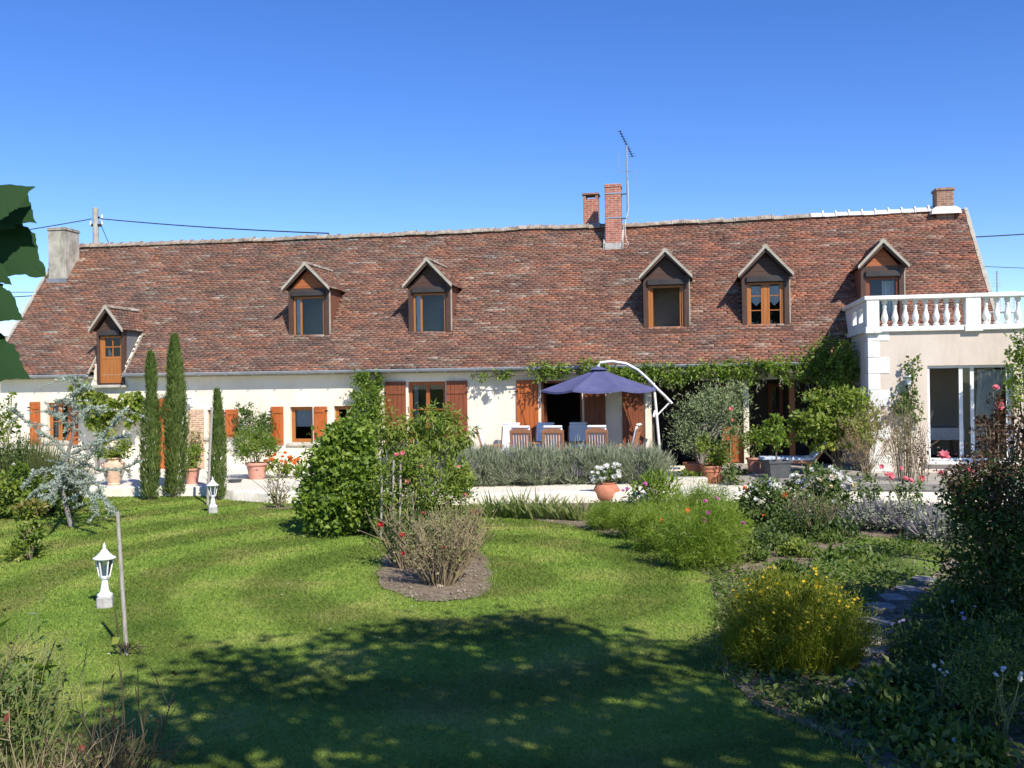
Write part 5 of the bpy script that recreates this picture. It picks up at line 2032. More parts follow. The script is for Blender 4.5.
def bare_rose(name, label, cat, loc, w, d, h, n, mat, leafmat, nl, flowers=None, nf=0, r0=.009, ll=.05):
    t = thing(name, label, cat, loc)
    m = MB()
    tipl = []
    for _ in range(n):
        a = random.random() * 2 * math.pi
        rr = math.sqrt(random.random())
        b0 = Vector((math.cos(a) * rr * w * .35, math.sin(a) * rr * d * .35, 0))
        tip = Vector((math.cos(a) * rr * w + random.gauss(0, .08), math.sin(a) * rr * d, h * random.uniform(.45, 1.0) * (1 - .3 * rr)))
        mid = b0.lerp(tip, .55) + Vector((random.gauss(0, .03), random.gauss(0, .03), .05))
        m.tube([b0, mid, tip], [r0, r0 * .75, r0 * .4], 4, False)
        tipl.append(tip)
        for k in range(random.randint(1, 3)):
            s0 = b0.lerp(mid, random.uniform(.5, 1)) if random.random() < .5 else mid.lerp(tip, random.random() * .8)
            s1 = s0 + Vector((random.gauss(0, .12), random.gauss(0, .1), random.uniform(.06, .28))) * (h / 1.1)
            m.tube([s0, s1], [r0 * .55, r0 * .3], 4, False)
            tipl.append(s1)
    m.build('stem', mat, t)
    P, D = [], []
    for _ in range(nl):
        q = random.choice(tipl) * random.uniform(.55, 1.02)
        P.append((q.x + random.gauss(0, .03), q.y + random.gauss(0, .03), max(.05, q.z + random.gauss(0, .05))))
        D.append((random.gauss(0, 1), random.gauss(0, 1), random.gauss(.1, .6)))
    V, Tr, tt = leaves(np.array(P), np.array(D), rng.normal(size=(nl, 3)) + np.array([[0, -.3, .8]]), ll * (.6 + .8 * rng.random(nl)), ll * .55, .5 + rng.normal(size=nl) * .25)
    np_mesh('foliage', V, Tr, tt, leafmat, t)
    if flowers:
        add_flowers(t, flowers, [random.choice(tipl) for _ in range(nf)])
    return t


f_red = flower_mesh("flower", .04, F_RED)
p = G(440, 590)
bare_rose("bare_rose", "mass of bare greenish rose stems with red blooms at the front of the island bed", "rose bush", p + Vector((0, .35, 0)), .62, .5, 1.08, 120, STEMT, L_DRY, 1300, f_red, 5, .008, .05)
p = G(405, 572)
bare_rose("bare_rose", "bare rose stems at the left of the island bed, leaning over soil", "rose bush", p + Vector((0, .3, 0)), .45, .4, 1.15, 50, STEMT, L_ROSE, 900, f_red, 3, .010, .055)
p = G(462, 560)
bare_rose("bare_rose", "bare brown rose stems at the back right of the island bed", "rose bush", p, .5, .5, 1.1, 70, STEMT, L_DRY, 800, f_red, 1, .008, .05)

# ---- lavender along the terrace
def lavender_mound(t, rx, ry, h, n):
    bl = [(0, 0, h * .42, rx, ry, h * .5)] + [(random.uniform(-.6, .6) * rx, random.uniform(-.7, .3) * ry, h * random.uniform(.3, .55), rx * .5, ry * .5, h * random.uniform(.3, .42)) for _ in range(4)]
    P, O, T_ = blob_pts(bl, n, 60, .17, .6)
    k = P[:, 2] > .02
    P, O, T_ = P[k], O[k], T_[k]
    m = len(P)
    V, Tr, tt = blades(P, O * .6 + rng.normal(size=(m, 3)) * .3 + np.array([[0, 0, .9]]), .10 + .10 * rng.random(m), .014, T_, .1)
    np_mesh('foliage', V, Tr, tt, L_LAV, t)


lav = [(478, 474, 1), (508, 470, 1), (540, 468, 1), (575, 470, 1), (607, 470, 1), (640, 472, 1)]
names = ["leftmost lavender mound of the hedge under the parasol", "second lavender mound from the left, below the first chair backs", "third lavender mound, below the middle chair back",
         "fourth lavender mound, behind the left of the round pot", "fifth lavender mound, directly behind the round flower pot", "rightmost lavender mound, by the parasol pole"]
for i, (px, py, s) in enumerate(lav):
    p = base(px, 22.95 + random.uniform(-.1, .1), .2)
    t = thing("lavender", names[i], "lavender", p, 0, "lavender mounds along the dining terrace")
    lavender_mound(t, .56, .64, .88, 7500)
    spikes('flower_spikes', t, L_LAVF, (0, .05, .2), .5, .55, 750, .32, .015, .9, .02, .55, .5, .2)
for px, y, lab in ((398, 22.7, "grey lavender clump behind the fruit tree, left one"), (432, 22.9, "grey lavender clump behind the fruit tree, right one"), (456, 22.6, "grey lavender clump just left of the hedge's first mound")):
    p = base(px, y, .2)
    t = thing("lavender", lab, "lavender", p, 0, "lavender mounds along the dining terrace")
    lavender_mound(t, .45, .5, 1.0, 4000)
    spikes('flower_spikes', t, L_LAVF, (0, 0, .3), .36, .4, 600, .5, .02, .8, .02, .45, .4, .3)
p = base(452, 21.4, .0)
plant("leafy_plant", "light green leafy plant between the fruit tree and the lavender hedge", "plant", p, L_BRIGHT, [BL(p, 452, 462, 9, 18), BL(p, 458, 490, 10, 12), BL(p, 466, 480, 8, 8)], 420, .12, .08, STEMG, 5)

# ---- irises and the round pot in front of the edging wall
for i, px in enumerate((492, 506, 521, 536, 551, 566, 580)):
    p = G(px, 517 + i * 0.7)
    t = thing("iris_clump", ["leftmost clump of iris leaves at the foot of the edging wall", "second iris clump from the left along the edging wall", "third iris clump from the left, with yellowed blades",
                             "middle iris clump along the edging wall", "iris clump third from the round pot", "iris clump second from the round pot", "iris clump closest to the round pot"][i], "iris", p, 0, "iris clumps along the edging wall")
    spikes('blade_leaves', t, L_IRIS, (0, .1, 0), .19, .16, 70, .72 if i in (2, 3) else .60, .036, .7, .35, 0, .55, .1)
p = G(606.5, 502)
t = pot("flower_pot", "round terracotta pot with white flowers standing before the edging wall", "pot", p + Vector((0, -.0, 0)), [(.15, 0), (.22, .045), (.265, .12), (.28, .20), (.268, .28), (.225, .355), (.19, .385), (.205, .40), (.205, .42), (.18, .42), (.165, .40)], TERRA)
MB().tube([(.24, 0, .28), (.275, 0, .26), (.275, 0, .2), (.245, 0, .19)], .014, 6).build('handle', TERRA, t)
q = p + Vector((0, 0, .42))
t = plant("petunia", "white-flowered petunia in the round terracotta pot", "flowers", q, L_ROSE, [(0, 0, .10, .26, .24, .16), (.1, 0, .2, .16, .15, .14)], 600, .06, .035, STEMG, 6)
add_flowers(t, flower_mesh("flower", .058, F_WHITE), surf_pts([(0, 0, .14, .29, .26, .2), (.12, 0, .24, .18, .16, .16), (-.2, 0, .02, .12, .12, .1)], 34, True, -.2))
p = G(604, 512)
plant("leafy_plant", "low plant hiding the foot of the round white-flowered pot", "plant", p, L_GROUND, [(0, 0, .05, .3, .14, .06), (.2, 0, .05, .2, .12, .06)], 260, .07, .03, STEMG, 4)
p = G(640, 510)
t = plant("cosmos", "lone small pink-flowered plant right of the round pot", "flowers", p + Vector((0, .1, 0)), L_ROSE, [(0, 0, .2, .2, .15, .2)], 160, .07, .03, STEMG, 4)
add_flowers(t, flower_mesh("flower", .05, F_MAG), [(-.25, -.1, .42), (.1, -.1, .5), (-.33, -.1, .38)])

# ---- oleander-like plant and feathery cosmos along the lawn edge
p = base(655, 20.0)
t = thing("young_oleander", "upright narrow-leaved plant right of the round pot", "plant", p)
crown('foliage', t, L_SHRUB, [(0, 0, .42, .42, .3, .3), (-.15, 0, .3, .3, .25, .25), (.2, 0, .35, .28, .25, .28)], 520, .17, .036, 30, up=.9, jit=.6)
stems_to(MB(), (0, 0, 0), [(random.gauss(0, .2), random.gauss(0, .1), random.uniform(.4, .65)) for _ in range(9)], .012, .02, 4).build('stem', STEMG, t)
cos = [(608, 530, .36, .40, 1300), (636, 538, .44, .52, 1700), (664, 552, .46, .62, 2000), (694, 568, .46, .80, 2600), (718, 565, .40, .80, 1700), (672, 530, .46, .62, 1700), (706, 538, .46, .78, 1800)]
cn = ["feathery bright green plant nearest the round pot", "second feathery plant from the round pot along the lawn edge", "third feathery plant along the lawn edge", "tallest feathery green plant bulging over the lawn corner",
      "feathery plant beside the pink flowers at the lawn corner", "feathery plant at the back below the upright oleander", "feathery plant at the back before the white gravel"]
for i, (px, py, r, h, k) in enumerate(cos):
    p = G(px, py)
    t = thing("feathery_plant", cn[i], "plant", p, 0, "feathery green plants along the lawn edge")
    sm = p.y / 16
    n = k * 4
    P, O, T_ = blob_pts([(0, 0, h * .5, r * .9, r * .8, h * .52)], n, 46, .22, .35)
    D = O * .4 + rng.normal(size=(n, 3)) * .75 + np.array([[0, 0, .35]])
    kz = P[:, 2] > .03
    V, Tr, tt = blades(P[kz], D[kz], .05 + .06 * rng.random(kz.sum()), .007, T_[kz], .1)
    np_mesh('foliage', V, Tr, tt, L_FEATH, t)
    stems_to(MB(), (0, 0, 0), [(random.gauss(0, r * .5), random.gauss(0, r * .4), h * random.uniform(.6, .95)) for _ in range(9)], .010, .03, 4).build('stem', STEMG, t)
    if i in (2, 4, 6):
        add_flowers(t, flower_mesh("flower", .05, F_MAG if i != 2 else F_ORANGE), [(random.uniform(-.3, .45), -.35, h * random.uniform(.55, 1.05)) for _ in range(3)])

# ---- potted olive, potted plants on the terrace
p = base(700, 23.6, .2)
pot("flower_pot", "wide dull red pot holding the olive tree", "pot", p, flare(.30, .40, .40, .03, .06), TERRA)
q = p + Vector((0, 0, .38))
t = thing("olive_tree", "silvery potted olive tree with a rounded crown right of the parasol", "tree", q)
bl = [BL(q, 700, 422, 27, 28), BL(q, 715, 405, 24, 18), BL(q, 728, 420, 22, 30), BL(q, 735, 392, 12, 10), BL(q, 690, 440, 18, 14), BL(q, 740, 400, 10, 12), BL(q, 705, 395, 12, 10)]
crown('crown', t, L_OLIVE, bl, 5600, .085, .022, 90, .22, .4, up=.5)
stems_to(MB(), (0, 0, 0), [b[:3] for b in bl for _ in range(2)], .04, .06, 6).build('trunk', GREYBARK, t)
p = G(711.5, 483, .2)
pot("flower_pot", "terracotta pot with a moulded rim in front of the olive tree", "pot", p, [(.15, 0), (.16, .01), (.205, .26), (.225, .27), (.225, .29), (.215, .30), (.235, .36), (.25, .37), (.25, .40), (.225, .40), (.21, .36)], TERRA)
q = p + Vector((0, 0, .38))
t = plant("potted_plant", "leafy green plant in the terracotta pot with moulded rim", "plant", q, L_BRIGHT, [BL(q, 712, 452, 14, 13), BL(q, 706, 441, 9, 9), BL(q, 718, 458, 10, 8)], 900, .075, .045, STEMG, 5)
p = base(729, 22.2, .2)
t = thing("hollyhock", "thin stalk with tall sparse leaves and pale bloom beside the moulded pot", "plant", p)
MB().tube([(0, 0, 0), (.02, 0, 1.0), (.05, 0, 1.75)], [.016, .012, .006], 5).build('stem', STEMG, t)
crown('foliage', t, L_ROSE, [(0, 0, .5, .14, .14, .5), (.03, 0, 1.1, .1, .1, .5), (0, 0, .15, .25, .2, .2)], 320, .09, .05)
add_flowers(t, flower_mesh("flower", .05, F_PINK), [(.03, -.05, 1.7), (.05, -.04, 1.45)])
p = base(753, 23.4, .38)
pot("flower_pot", "pinkish pot on feet left of the grey planter", "pot", p, flare(.12, .17, .34, .025, .05), TERRAPINK)
q = p + Vector((0, 0, .33))
plant("potted_plant", "bright small shrub in the pinkish pot left of the grey planter", "plant", q, L_BRIGHT, [BL(q, 750, 444, 11, 12), BL(q, 755, 436, 9, 9)], 650, .07, .04, STEMG, 5)
p = base(775.5, 21.9, .38)
t = thing("planter", "dark grey square planter with a rolled rim on the patio", "planter", p, .12)
m = MB()
m.add([(x, y, z) for z, r in ((0, .20), (.33, .245), (.332, .268), (.38, .268), (.38, .235), (.34, .225)) for x, y in ((-r, -r), (r, -r), (r, r), (-r, r))],
      [(3, 2, 1, 0)] + [(k * 4 + i, k * 4 + (i + 1) % 4, k * 4 + 4 + (i + 1) % 4, k * 4 + 4 + i) for k in range(5) for i in range(4)] + [(20, 21, 22, 23)])
m.build('body', PLANTER, t)
q = p + Vector((0, 0, .34))
t = thing("citrus_tree", "small dark green tree in the grey planter", "tree", q)
bl = [BL(q, 773, 433, 12, 13), BL(q, 768, 440, 9, 9), BL(q, 780, 440, 8, 9), BL(q, 774, 422, 8, 7)]
crown('crown', t, L_SHRUB, bl, 900, .08, .042, 30)
MB().tube([(0, 0, 0), (0, 0, .45), (-.02, 0, .8)], [.02, .017, .01], 6).build('trunk', BARK, t)
p = G(738, 482, .2)
plant("leafy_plant", "low light green plants between the moulded pot and the patio edge", "plant", p, L_BRIGHT, [BL(p, 735, 475, 9, 10), BL(p, 745, 478, 8, 7), BL(p, 690, 476, 12, 5)], 420, .08, .05, STEMG, 5)
p = base(690, 22.4, .2)
st = tag(MB().box(-.55, .35, -.15, .15, -.05, .17, .02).build("stone_kerb", OLDSTONE, None, loc=p), "pale worn stone block at the foot of the olive pot", "stone block")
# round green tree and wisteria
p = base(838, 22.4, .38)
t = thing("laurel_tree", "rounded bright green small tree before the shaded porch beside the annex", "tree", p)
bl = [BL(p, 815, 410, 22, 16), BL(p, 842, 405, 26, 17), BL(p, 832, 422, 36, 17), BL(p, 862, 418, 17, 14), BL(p, 808, 428, 18, 12), BL(p, 850, 438, 22, 12), BL(p, 826, 440, 16, 10)]
crown('crown', t, L_BRIGHT, bl, 4400, .11, .06, 75, .17, .6)
stems_to(MB(), (0, 0, 0), [b[:3] for b in bl], .035, .05, 6).build('trunk', BARK, t)
w = hp(0, 0, 0)
t = thing("wisteria", "wisteria trained under the gutter over the parasol and porch to the annex corner", "climber", w, -HA)
bl = []
for k in range(30):
    u = .85 + k * .255
    if 1.5 < u < 2.0:
        continue
    bl.append((u, -.38 + random.uniform(-.12, .1), 2.62 + random.uniform(-.12, .12) - (.05 if u > 3 else 0), .30, .28, random.uniform(.15, .26)))
bl += [(8.3, -.6, 2.75, .5, .5, .6), (8.45, -.9, 2.35, .42, .5, .5), (8.0, -.5, 2.9, .4, .3, .4), (8.55, -1.2, 2.7, .3, .4, .5)]
bl += [(-.75, -.3, 2.52, .3, .14, .09), (-.3, -.32, 2.58, .28, .15, .12), (.05, -.3, 2.6, .2, .14, .1)]
crown('foliage', t, L_SHRUB, bl, 8000, .105, .045, 160, .22, .4, droop=.35)
m = MB()
m.tube([(8.5, -.3, 0), (8.4, -.35, 1.4), (8.2, -.4, 2.5), (6, -.4, 2.58), (3, -.38, 2.6), (0.9, -.35, 2.6), (-.9, -.3, 2.52)], [.06, .05, .045, .035, .03, .02, .008], 6)
m.build('stem', BARK, t)
for k in range(18):
    u = random.uniform(2.5, 8.0)
    n_ = 22
    P = np.stack([rng.normal(size=n_) * .018, rng.normal(size=n_) * .018, -rng.random(n_) * .3], 1)
    if k == 0:
        V, Tr, tt = leaves(P, rng.normal(size=(n_, 3)), rng.normal(size=(n_, 3)), .045, .04, rng.random(n_))
        pod0 = np_mesh('hanging_bloom', V, Tr, tt, mat_leaf("faded_bloom", [(.20, .19, .12), (.34, .31, .26), (.46, .40, .42)], .3), t, (u, -.6, 2.42))
    else:
        c = pod0.copy()
        COL.objects.link(c)
        c.parent = t
        c.location = (u, -.5 + random.uniform(-.2, .1), 2.45 + random.uniform(-.15, .05))
# climber at the right edge on the annex
p = base(1022, 21.4, .38)
t = thing("annex_climber", "green climber at the right edge against the annex wall", "climber", p)
bl = [BL(p, 1022, 350, 13, 20), BL(p, 1020, 375, 13, 20), BL(p, 1030, 400, 18, 24), BL(p, 1035, 360, 18, 28)]
crown('foliage', t, L_SHRUB, bl, 1900, .09, .05, 40)
stems_to(MB(), (0, 0, 0), [b[:3] for b in bl], .03).build('stem', BARK, t)
# stems and grasses in front of the annex
p = base(866, 20.7, .30)
t = thing("tan_grass", "dry tan feathery shrub at the annex corner", "grass", p)
bl = [BL(p, 866, 432, 16, 22), BL(p, 852, 448, 15, 16), BL(p, 880, 418, 14, 20), BL(p, 872, 458, 18, 16), BL(p, 890, 438, 10, 16), BL(p, 846, 428, 8, 12)]
crown('foliage', t, L_TAN, bl, 2300, .07, .012, 60, .2, .35, up=.9, jit=.5)
stems_to(MB(), (0, 0, 0), [b[:3] for b in bl for _ in range(5)], .009, .05, 4).build('stem', STEMB, t)
p = base(903, 20.9, .30)
t = thing("tall_grass", "tall green and straw-coloured stems against the beige wall left of the sliding door", "grass", p)
bl = [BL(p, 900, 430, 9, 24), BL(p, 908, 445, 10, 22), BL(p, 892, 455, 9, 16), BL(p, 905, 415, 5, 18)]
crown('foliage', t, L_DRY, bl, 900, .08, .013, 40, .2, .35, up=1.2, jit=.5)
m = MB()
for _ in range(34):
    x, y = random.gauss(0, .1), random.gauss(0, .1)
    m.tube([(x, y, 0), (x * 1.8, y * 1.5, .8), (x * 3.2 + random.gauss(0, .06), y * 2, random.uniform(1.1, 1.75))], [.007, .006, .003], 4)
m.build('stalks', STEMB, t)
w = hp(9.62, AXF - .2, -.0)
t = plant("climbing_rose", "thin climbing rose rising past the lamp on the annex wall", "climber", w, L_ROSE,
          [(0.12, 0, 2.55, .14, .1, .3), (.05, 0, 2.05, .2, .12, .3), (-.1, 0, 1.7, .25, .14, .3), (.2, 0, 1.6, .16, .1, .25)], 520, .085, .055, STEMB, 8, .012, fill=.2)
p = base(922, 20.4, .2)
bare_rose("bare_rose", "thin bare climbing stems left of the sliding door sill", "rose bush", p, .3, .2, 1.7, 12, STEMB, L_RED, 130, None, 0, .009, .07)

# ---- rose beds on the right
f_white = flower_mesh("flower", .062, F_WHITE)
f_cream = flower_mesh("flower", .055, F_CREAM)
f_pink = flower_mesh("flower", .075, F_PINK)
f_small = flower_mesh("flower", .04, F_LILAC, 5, 1)
p = base(822, 18.4)
t = thing("rose_bush", "rose bush covered in white blooms in front of the patio", "rose bush", p)
bl = [BL(p, 815, 482, 22, 18), BL(p, 835, 490, 18, 18), BL(p, 822, 510, 30, 18), BL(p, 800, 495, 14, 14)]
crown('foliage', t, L_ROSE, bl, 2900, .075, .045, 60, .18, .55)
stems_to(MB(), (0, 0, 0), [b[:3] for b in bl for _ in range(3)], .016, .05, 5).build('stem', STEMG, t)
add_flowers(t, f_white, surf_pts(bl[:2], 26) + surf_pts(bl[2:], 12))
add_flowers(t, f_cream, surf_pts(bl, 9))
p = base(765, 17.2)
t = thing("rose_bush", "spreading rose bush with white and orange blooms behind the lawn corner", "rose bush", p)
bl = [BL(p, 762, 505, 24, 22), BL(p, 785, 520, 24, 24), BL(p, 750, 530, 22, 22), BL(p, 775, 545, 28, 20), BL(p, 765, 490, 14, 10)]
crown('foliage', t, L_ROSE, bl, 3900, .08, .048, 80, .18, .5)
stems_to(MB(), (0, 0, 0), [b[:3] for b in bl for _ in range(3)], .016, .05, 5).build('stem', STEMG, t)
add_flowers(t, f_white, surf_pts(bl[:2] + bl[4:], 14))
add_flowers(t, flower_mesh("flower", .05, F_ORANGE), surf_pts(bl, 5))
add_flowers(t, flower_mesh("flower", .06, F_MAG), surf_pts(bl[2:4], 4))
p = base(806, 15.8)
t = thing("dry_rose", "tangle of thin stems and small dark leaves below the white roses", "rose bush", p)
t2 = bare_rose("bare_rose", "thin dry stems among the leaves below the white rose bush", "rose bush", p + Vector((.1, 0, 0)), .45, .4, .95, 55, STEMB, L_ROSE, 900, None, 0, .008, .05)
bl = [BL(p, 800, 540, 30, 26), BL(p, 825, 545, 20, 22), BL(p, 845, 530, 16, 16)]
crown('foliage', t, L_DARK, bl, 2600, .07, .04, 60)
for (px, y, k, lab) in ((905, 18.3, 7, "pink rose bush by the low patio wall, left of the dark red-leaved bush"), (862, 18.0, 0, "sparse leafy stems between white and pink roses"), (950, 17.2, 5, "pink rose partly behind the red-leaved bush")):
    p = base(px, y)
    t = thing("pink_rose", lab, "rose bush", p)
    bl = [BL(p, px, 505, 16, 22), BL(p, px + 6, 488, 12, 12)]
    crown('foliage', t, L_ROSE, bl, 420, .075, .045)
    m = MB()
    fp = []
    for _ in range(max(5, k)):
        tp = Vector((random.gauss(0, .28), random.gauss(0, .15), random.uniform(.55, .95)))
        fp.append(tp)
        m.tube([(random.gauss(0, .06), random.gauss(0, .06), 0), tp * .6, tp], [.009, .007, .005], 4)
    m.build('stem', STEMG, t)
    if k:
        add_flowers(t, f_pink, fp[:k])
for i, (px, y, lab) in enumerate(((868, 16.6, "left lilac catmint clump in the right bed"), (893, 16.3, "middle lilac catmint clump in the right bed"), (918, 16.0, "catmint clump right of the middle one"), (938, 15.2, "rightmost lilac catmint clump, beside the dark red-leaved bush"))):
    p = base(px, y)
    t = thing("catmint", lab, "catmint", p, 0, "lilac catmint clumps in the right bed")
    crown('foliage', t, L_LAV, [(0, 0, .2, .42, .42, .24), (.15, -.1, .16, .3, .3, .18)], 1500, .055, .032, 40)
    spikes('flower_spikes', t, L_NEP, (0, 0, .12), .42, .42, 360, .36, .018, 1.1, .06, .25, .6, .3)
# low cover: grass and weeds of the right bed, one mass
GP = [G(*q) for q in ((815, 575), (832, 548), (870, 538), (925, 542), (940, 560), (930, 582), (880, 588))]
tag(flat_poly("grass_patch", smooth_loop(GP, 4), .018, LAWN), kind='structure')
p = base(858, 13.6)
t = plant("leafy_plant", "low dark leafy plant spreading over the grass patch in the right bed", "plant", p, L_GROUND, [BL(p, 850, 562, 26, 10), BL(p, 880, 565, 22, 8), BL(p, 825, 570, 16, 10)], 1700, .10, .055, STEMG, 5)
p = base(905, 14.6)
plant("leafy_plant", "low leafy mat at the right of the grass patch", "plant", p, L_GROUND, [BL(p, 900, 552, 22, 7), BL(p, 925, 558, 14, 7)], 900, .08, .045, STEMG, 5)
p = base(812, 12.2)
plant("leafy_plant", "grey-green low plant between the yellow-flowered bush and the grass patch", "plant", p, L_ROSE, [BL(p, 800, 580, 22, 10), BL(p, 830, 585, 16, 10), BL(p, 782, 572, 16, 9)], 1300, .075, .045, STEMG, 5)

for px, y, hw_, hh_, k, mt, lab in ((745, 13.7, 20, 15, 1300, L_GROUND, "low green plant behind the yellow-flowered bush, beside the lawn corner"), (768, 14.6, 22, 16, 1500, L_ROSE, "grey-green plant between the feathery plants and the dry stems"),
                                  (798, 14.0, 18, 12, 1100, L_BRIGHT, "bright low plant in front of the dry rose stems"), (838, 15.2, 20, 10, 1000, L_GROUND, "low green plant at the back of the grass patch"),
                                  (735, 15.8, 18, 20, 1400, L_FEATH, "fine green plant between the feathery plants and the white roses"), (872, 12.8, 24, 8, 900, L_GROUND, "low leafy plant at the front of the grass patch")):
    p = base(px, y)
    plant("leafy_plant", lab, "plant", p, mt, [BL(p, px, 392 + 2439 / y - hh_ * .9, hw_, hh_), BL(p, px + hw_ * .6, 392 + 2439 / y - hh_ * .6, hw_ * .6, hh_ * .7)], k, .065, .03, STEMG, 6, .008, up=.4)

# ---- yellow-flowered bush at the lawn corner
p = base(790, 8.75)
t = thing("coreopsis", "large mound of fine golden-green stems with small yellow flowers at the lawn corner", "flowers", p)
spikes('foliage', t, L_YEL, (0, 0, 0), .54, .5, 2000, .70, .0065, .34, .12, .15, .55, .38)
cb = [(0, 0, .38, .5, .48, .36), (-.32, -.1, .30, .32, .35, .27), (.34, -.1, .28, .32, .35, .26), (-.14, 0, .58, .32, .34, .17), (.16, .05, .53, .28, .3, .17), (0, -.25, .26, .48, .3, .25)]
P, O, T_ = blob_pts(cb, 20000, 110, .2, .45)
kz = P[:, 2] > .03
V, Tr, tt = leaves(P[kz], O[kz] * .4 + rng.normal(size=(kz.sum(), 3)) * .6 + np.array([[0, 0, .6]]), rng.normal(size=(kz.sum(), 3)) + np.array([[0, -.4, .6]]), .035 + .03 * rng.random(kz.sum()), .009, T_[kz])
np_mesh('side_leaves', V, Tr, tt, L_YEL, t)
fy = flower_mesh("flower", .0165, F_YEL, 6, 1)
fp = []
while len(fp) < 100:
    a, r = random.random() * 2 * math.pi, math.sqrt(random.random())
    x, y = math.cos(a) * r, math.sin(a) * r
    if y > .4:
        continue
    fp.append((x * .60, y * .62, .84 * (1 - .34 * r ** 2) * random.uniform(.66, 1.06)))
add_flowers(t, fy, fp)

# ---- dark red-leaved bush at the right edge and bottom right corner planting
p = base(1000, 10.0)
t = thing("plum_bush", "large dark bush with reddish upper leaves at the right edge", "bush", p)
bl = [BL(p, 985, 545, 44, 58), BL(p, 1015, 520, 44, 60), BL(p, 1000, 590, 52, 45), BL(p, 970, 500, 28, 32), BL(p, 1030, 560, 50, 60)]
crown('foliage', t, L_DARK, bl, 11000, .048, .030, 160, .17, .5)
b2_ = [BL(p, 985, 478, 30, 20), BL(p, 1012, 455, 24, 30), BL(p, 962, 480, 18, 16), BL(p, 1000, 500, 40, 24), BL(p, 1020, 425, 10, 16)]
crown('red_leaves', t, L_RED, b2_, 2600, .042, .026, 80, .22, .35)
stems_to(MB(), (0, 0, 0), [b[:3] for b in bl + b2_ for _ in range(3)], .016, .06, 5).build('stem', STEMB, t)
p = base(995, 12.6)
t = thing("red_shoots", "tall reddish rose shoots with a pink bloom before the sliding door", "rose bush", p)
m = MB()
for k, (px, py) in enumerate(((993, 388), (999, 402), (985, 420), (1006, 415), (990, 430))):
    b = BL(p, px, py, 1, 1)
    m.tube([(0, 0, 0), (b[0] * .5, 0, b[2] * .6), b[:3]], [.014, .01, .004], 5)
m.build('stem', STEMB, t)
crown('foliage', t, L_RED, [BL(p, 994, 400, 5, 14), BL(p, 986, 430, 12, 16), BL(p, 1004, 425, 10, 16), BL(p, 994, 455, 20, 18)], 620, .055, .035, 40)
add_flowers(t, f_pink, [BL(p, 999, 406, 1, 1)[:3], BL(p, 944, 456, 1, 1)[:3], BL(p, 996, 388, 1, 1)[:3]])
# stepping stones
steps = [(925, 583, 30, 5), (908, 592, 32, 5.5), (893, 601, 34, 6), (881, 611, 40, 7), (874, 625, 42, 7), (868, 640, 34, 6), (868, 653, 34, 6), (868, 667, 32, 7), (852, 688, 34, 8)]
sn = ["farthest stepping stone by the grass patch", "second farthest stepping stone", "third stepping stone from the far end", "sunlit-edged stepping stone, fourth from the far end", "broad middle stepping stone beside the yellow-flowered bush",
      "stepping stone just nearer than the broad middle one", "third nearest stepping stone, in shade", "second nearest stepping stone, in shade", "nearest stepping stone, half overgrown"]
for i, (px, py, w_, h_) in enumerate(steps):
    c = G(px, py)
    s = c.y / FPX
    a = w_ * s * .36
    dpt = .17
    pts = [(a * math.cos(q) * random.uniform(.9, 1.05) * (1.0 if abs(math.cos(q)) < .8 else .95), dpt * math.sin(q) * random.uniform(.88, 1.08)) for q in [2 * math.pi * k / 10 + .3 for k in range(10)]]
    pts = [(math.copysign(abs(x / a) ** .6 * a, x), math.copysign(abs(y / dpt) ** .6 * dpt, y)) for x, y in pts]
    o = MB().prism(pts, 'z', -.03, .05 + random.uniform(-.008, .008)).build("stepping_stone", SLAB, None, loc=(c.x, c.y, 0), rot=(random.uniform(-.02, .02), random.uniform(-.02, .02), random.uniform(-.15, .15)))
    tag(o, sn[i], "stepping stone", "stepping stones through the right bed")
# shaded corner plants
corner = [("leafy_plant", "broad-leaved low plant left of the bottom right corner", 880, 708, .30, .26, L_GROUND, .13, .07, 520), ("leafy_plant", "leafy rosette close to the bottom edge, left of the white flower", 905, 735, .30, .22, L_GROUND, .11, .05, 520),
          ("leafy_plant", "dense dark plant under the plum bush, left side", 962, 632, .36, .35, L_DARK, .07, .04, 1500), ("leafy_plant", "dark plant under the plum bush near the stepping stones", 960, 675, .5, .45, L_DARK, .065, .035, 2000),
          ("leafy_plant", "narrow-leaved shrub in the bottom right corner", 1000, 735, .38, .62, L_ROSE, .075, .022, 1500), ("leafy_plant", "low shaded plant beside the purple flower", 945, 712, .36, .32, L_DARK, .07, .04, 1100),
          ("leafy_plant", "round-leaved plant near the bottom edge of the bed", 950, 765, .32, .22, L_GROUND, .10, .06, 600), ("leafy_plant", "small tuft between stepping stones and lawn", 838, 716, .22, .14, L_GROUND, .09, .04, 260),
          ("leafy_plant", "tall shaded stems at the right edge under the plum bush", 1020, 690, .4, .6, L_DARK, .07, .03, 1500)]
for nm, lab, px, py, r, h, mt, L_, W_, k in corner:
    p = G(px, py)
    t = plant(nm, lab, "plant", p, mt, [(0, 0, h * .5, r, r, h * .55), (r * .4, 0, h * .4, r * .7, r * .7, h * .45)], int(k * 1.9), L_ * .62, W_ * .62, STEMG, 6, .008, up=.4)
fl = [("small pale lilac flower head beside the middle stepping stone", 905, 622, F_LILAC, .30, 5), ("pale flowers under the plum bush at its left foot", 963, 607, F_LILAC, .5, 4), ("white flowers on thin stems in the shade right of the path", 940, 668, F_WHITE, .42, 6),
      ("white flowers on thin stems near the right edge", 1003, 672, F_WHITE, .5, 5), ("purple flower in the bottom right shade", 946, 697, F_PURPLE, .22, 3), ("single white bloom near the bottom edge", 960, 732, F_WHITE, .2, 2)]
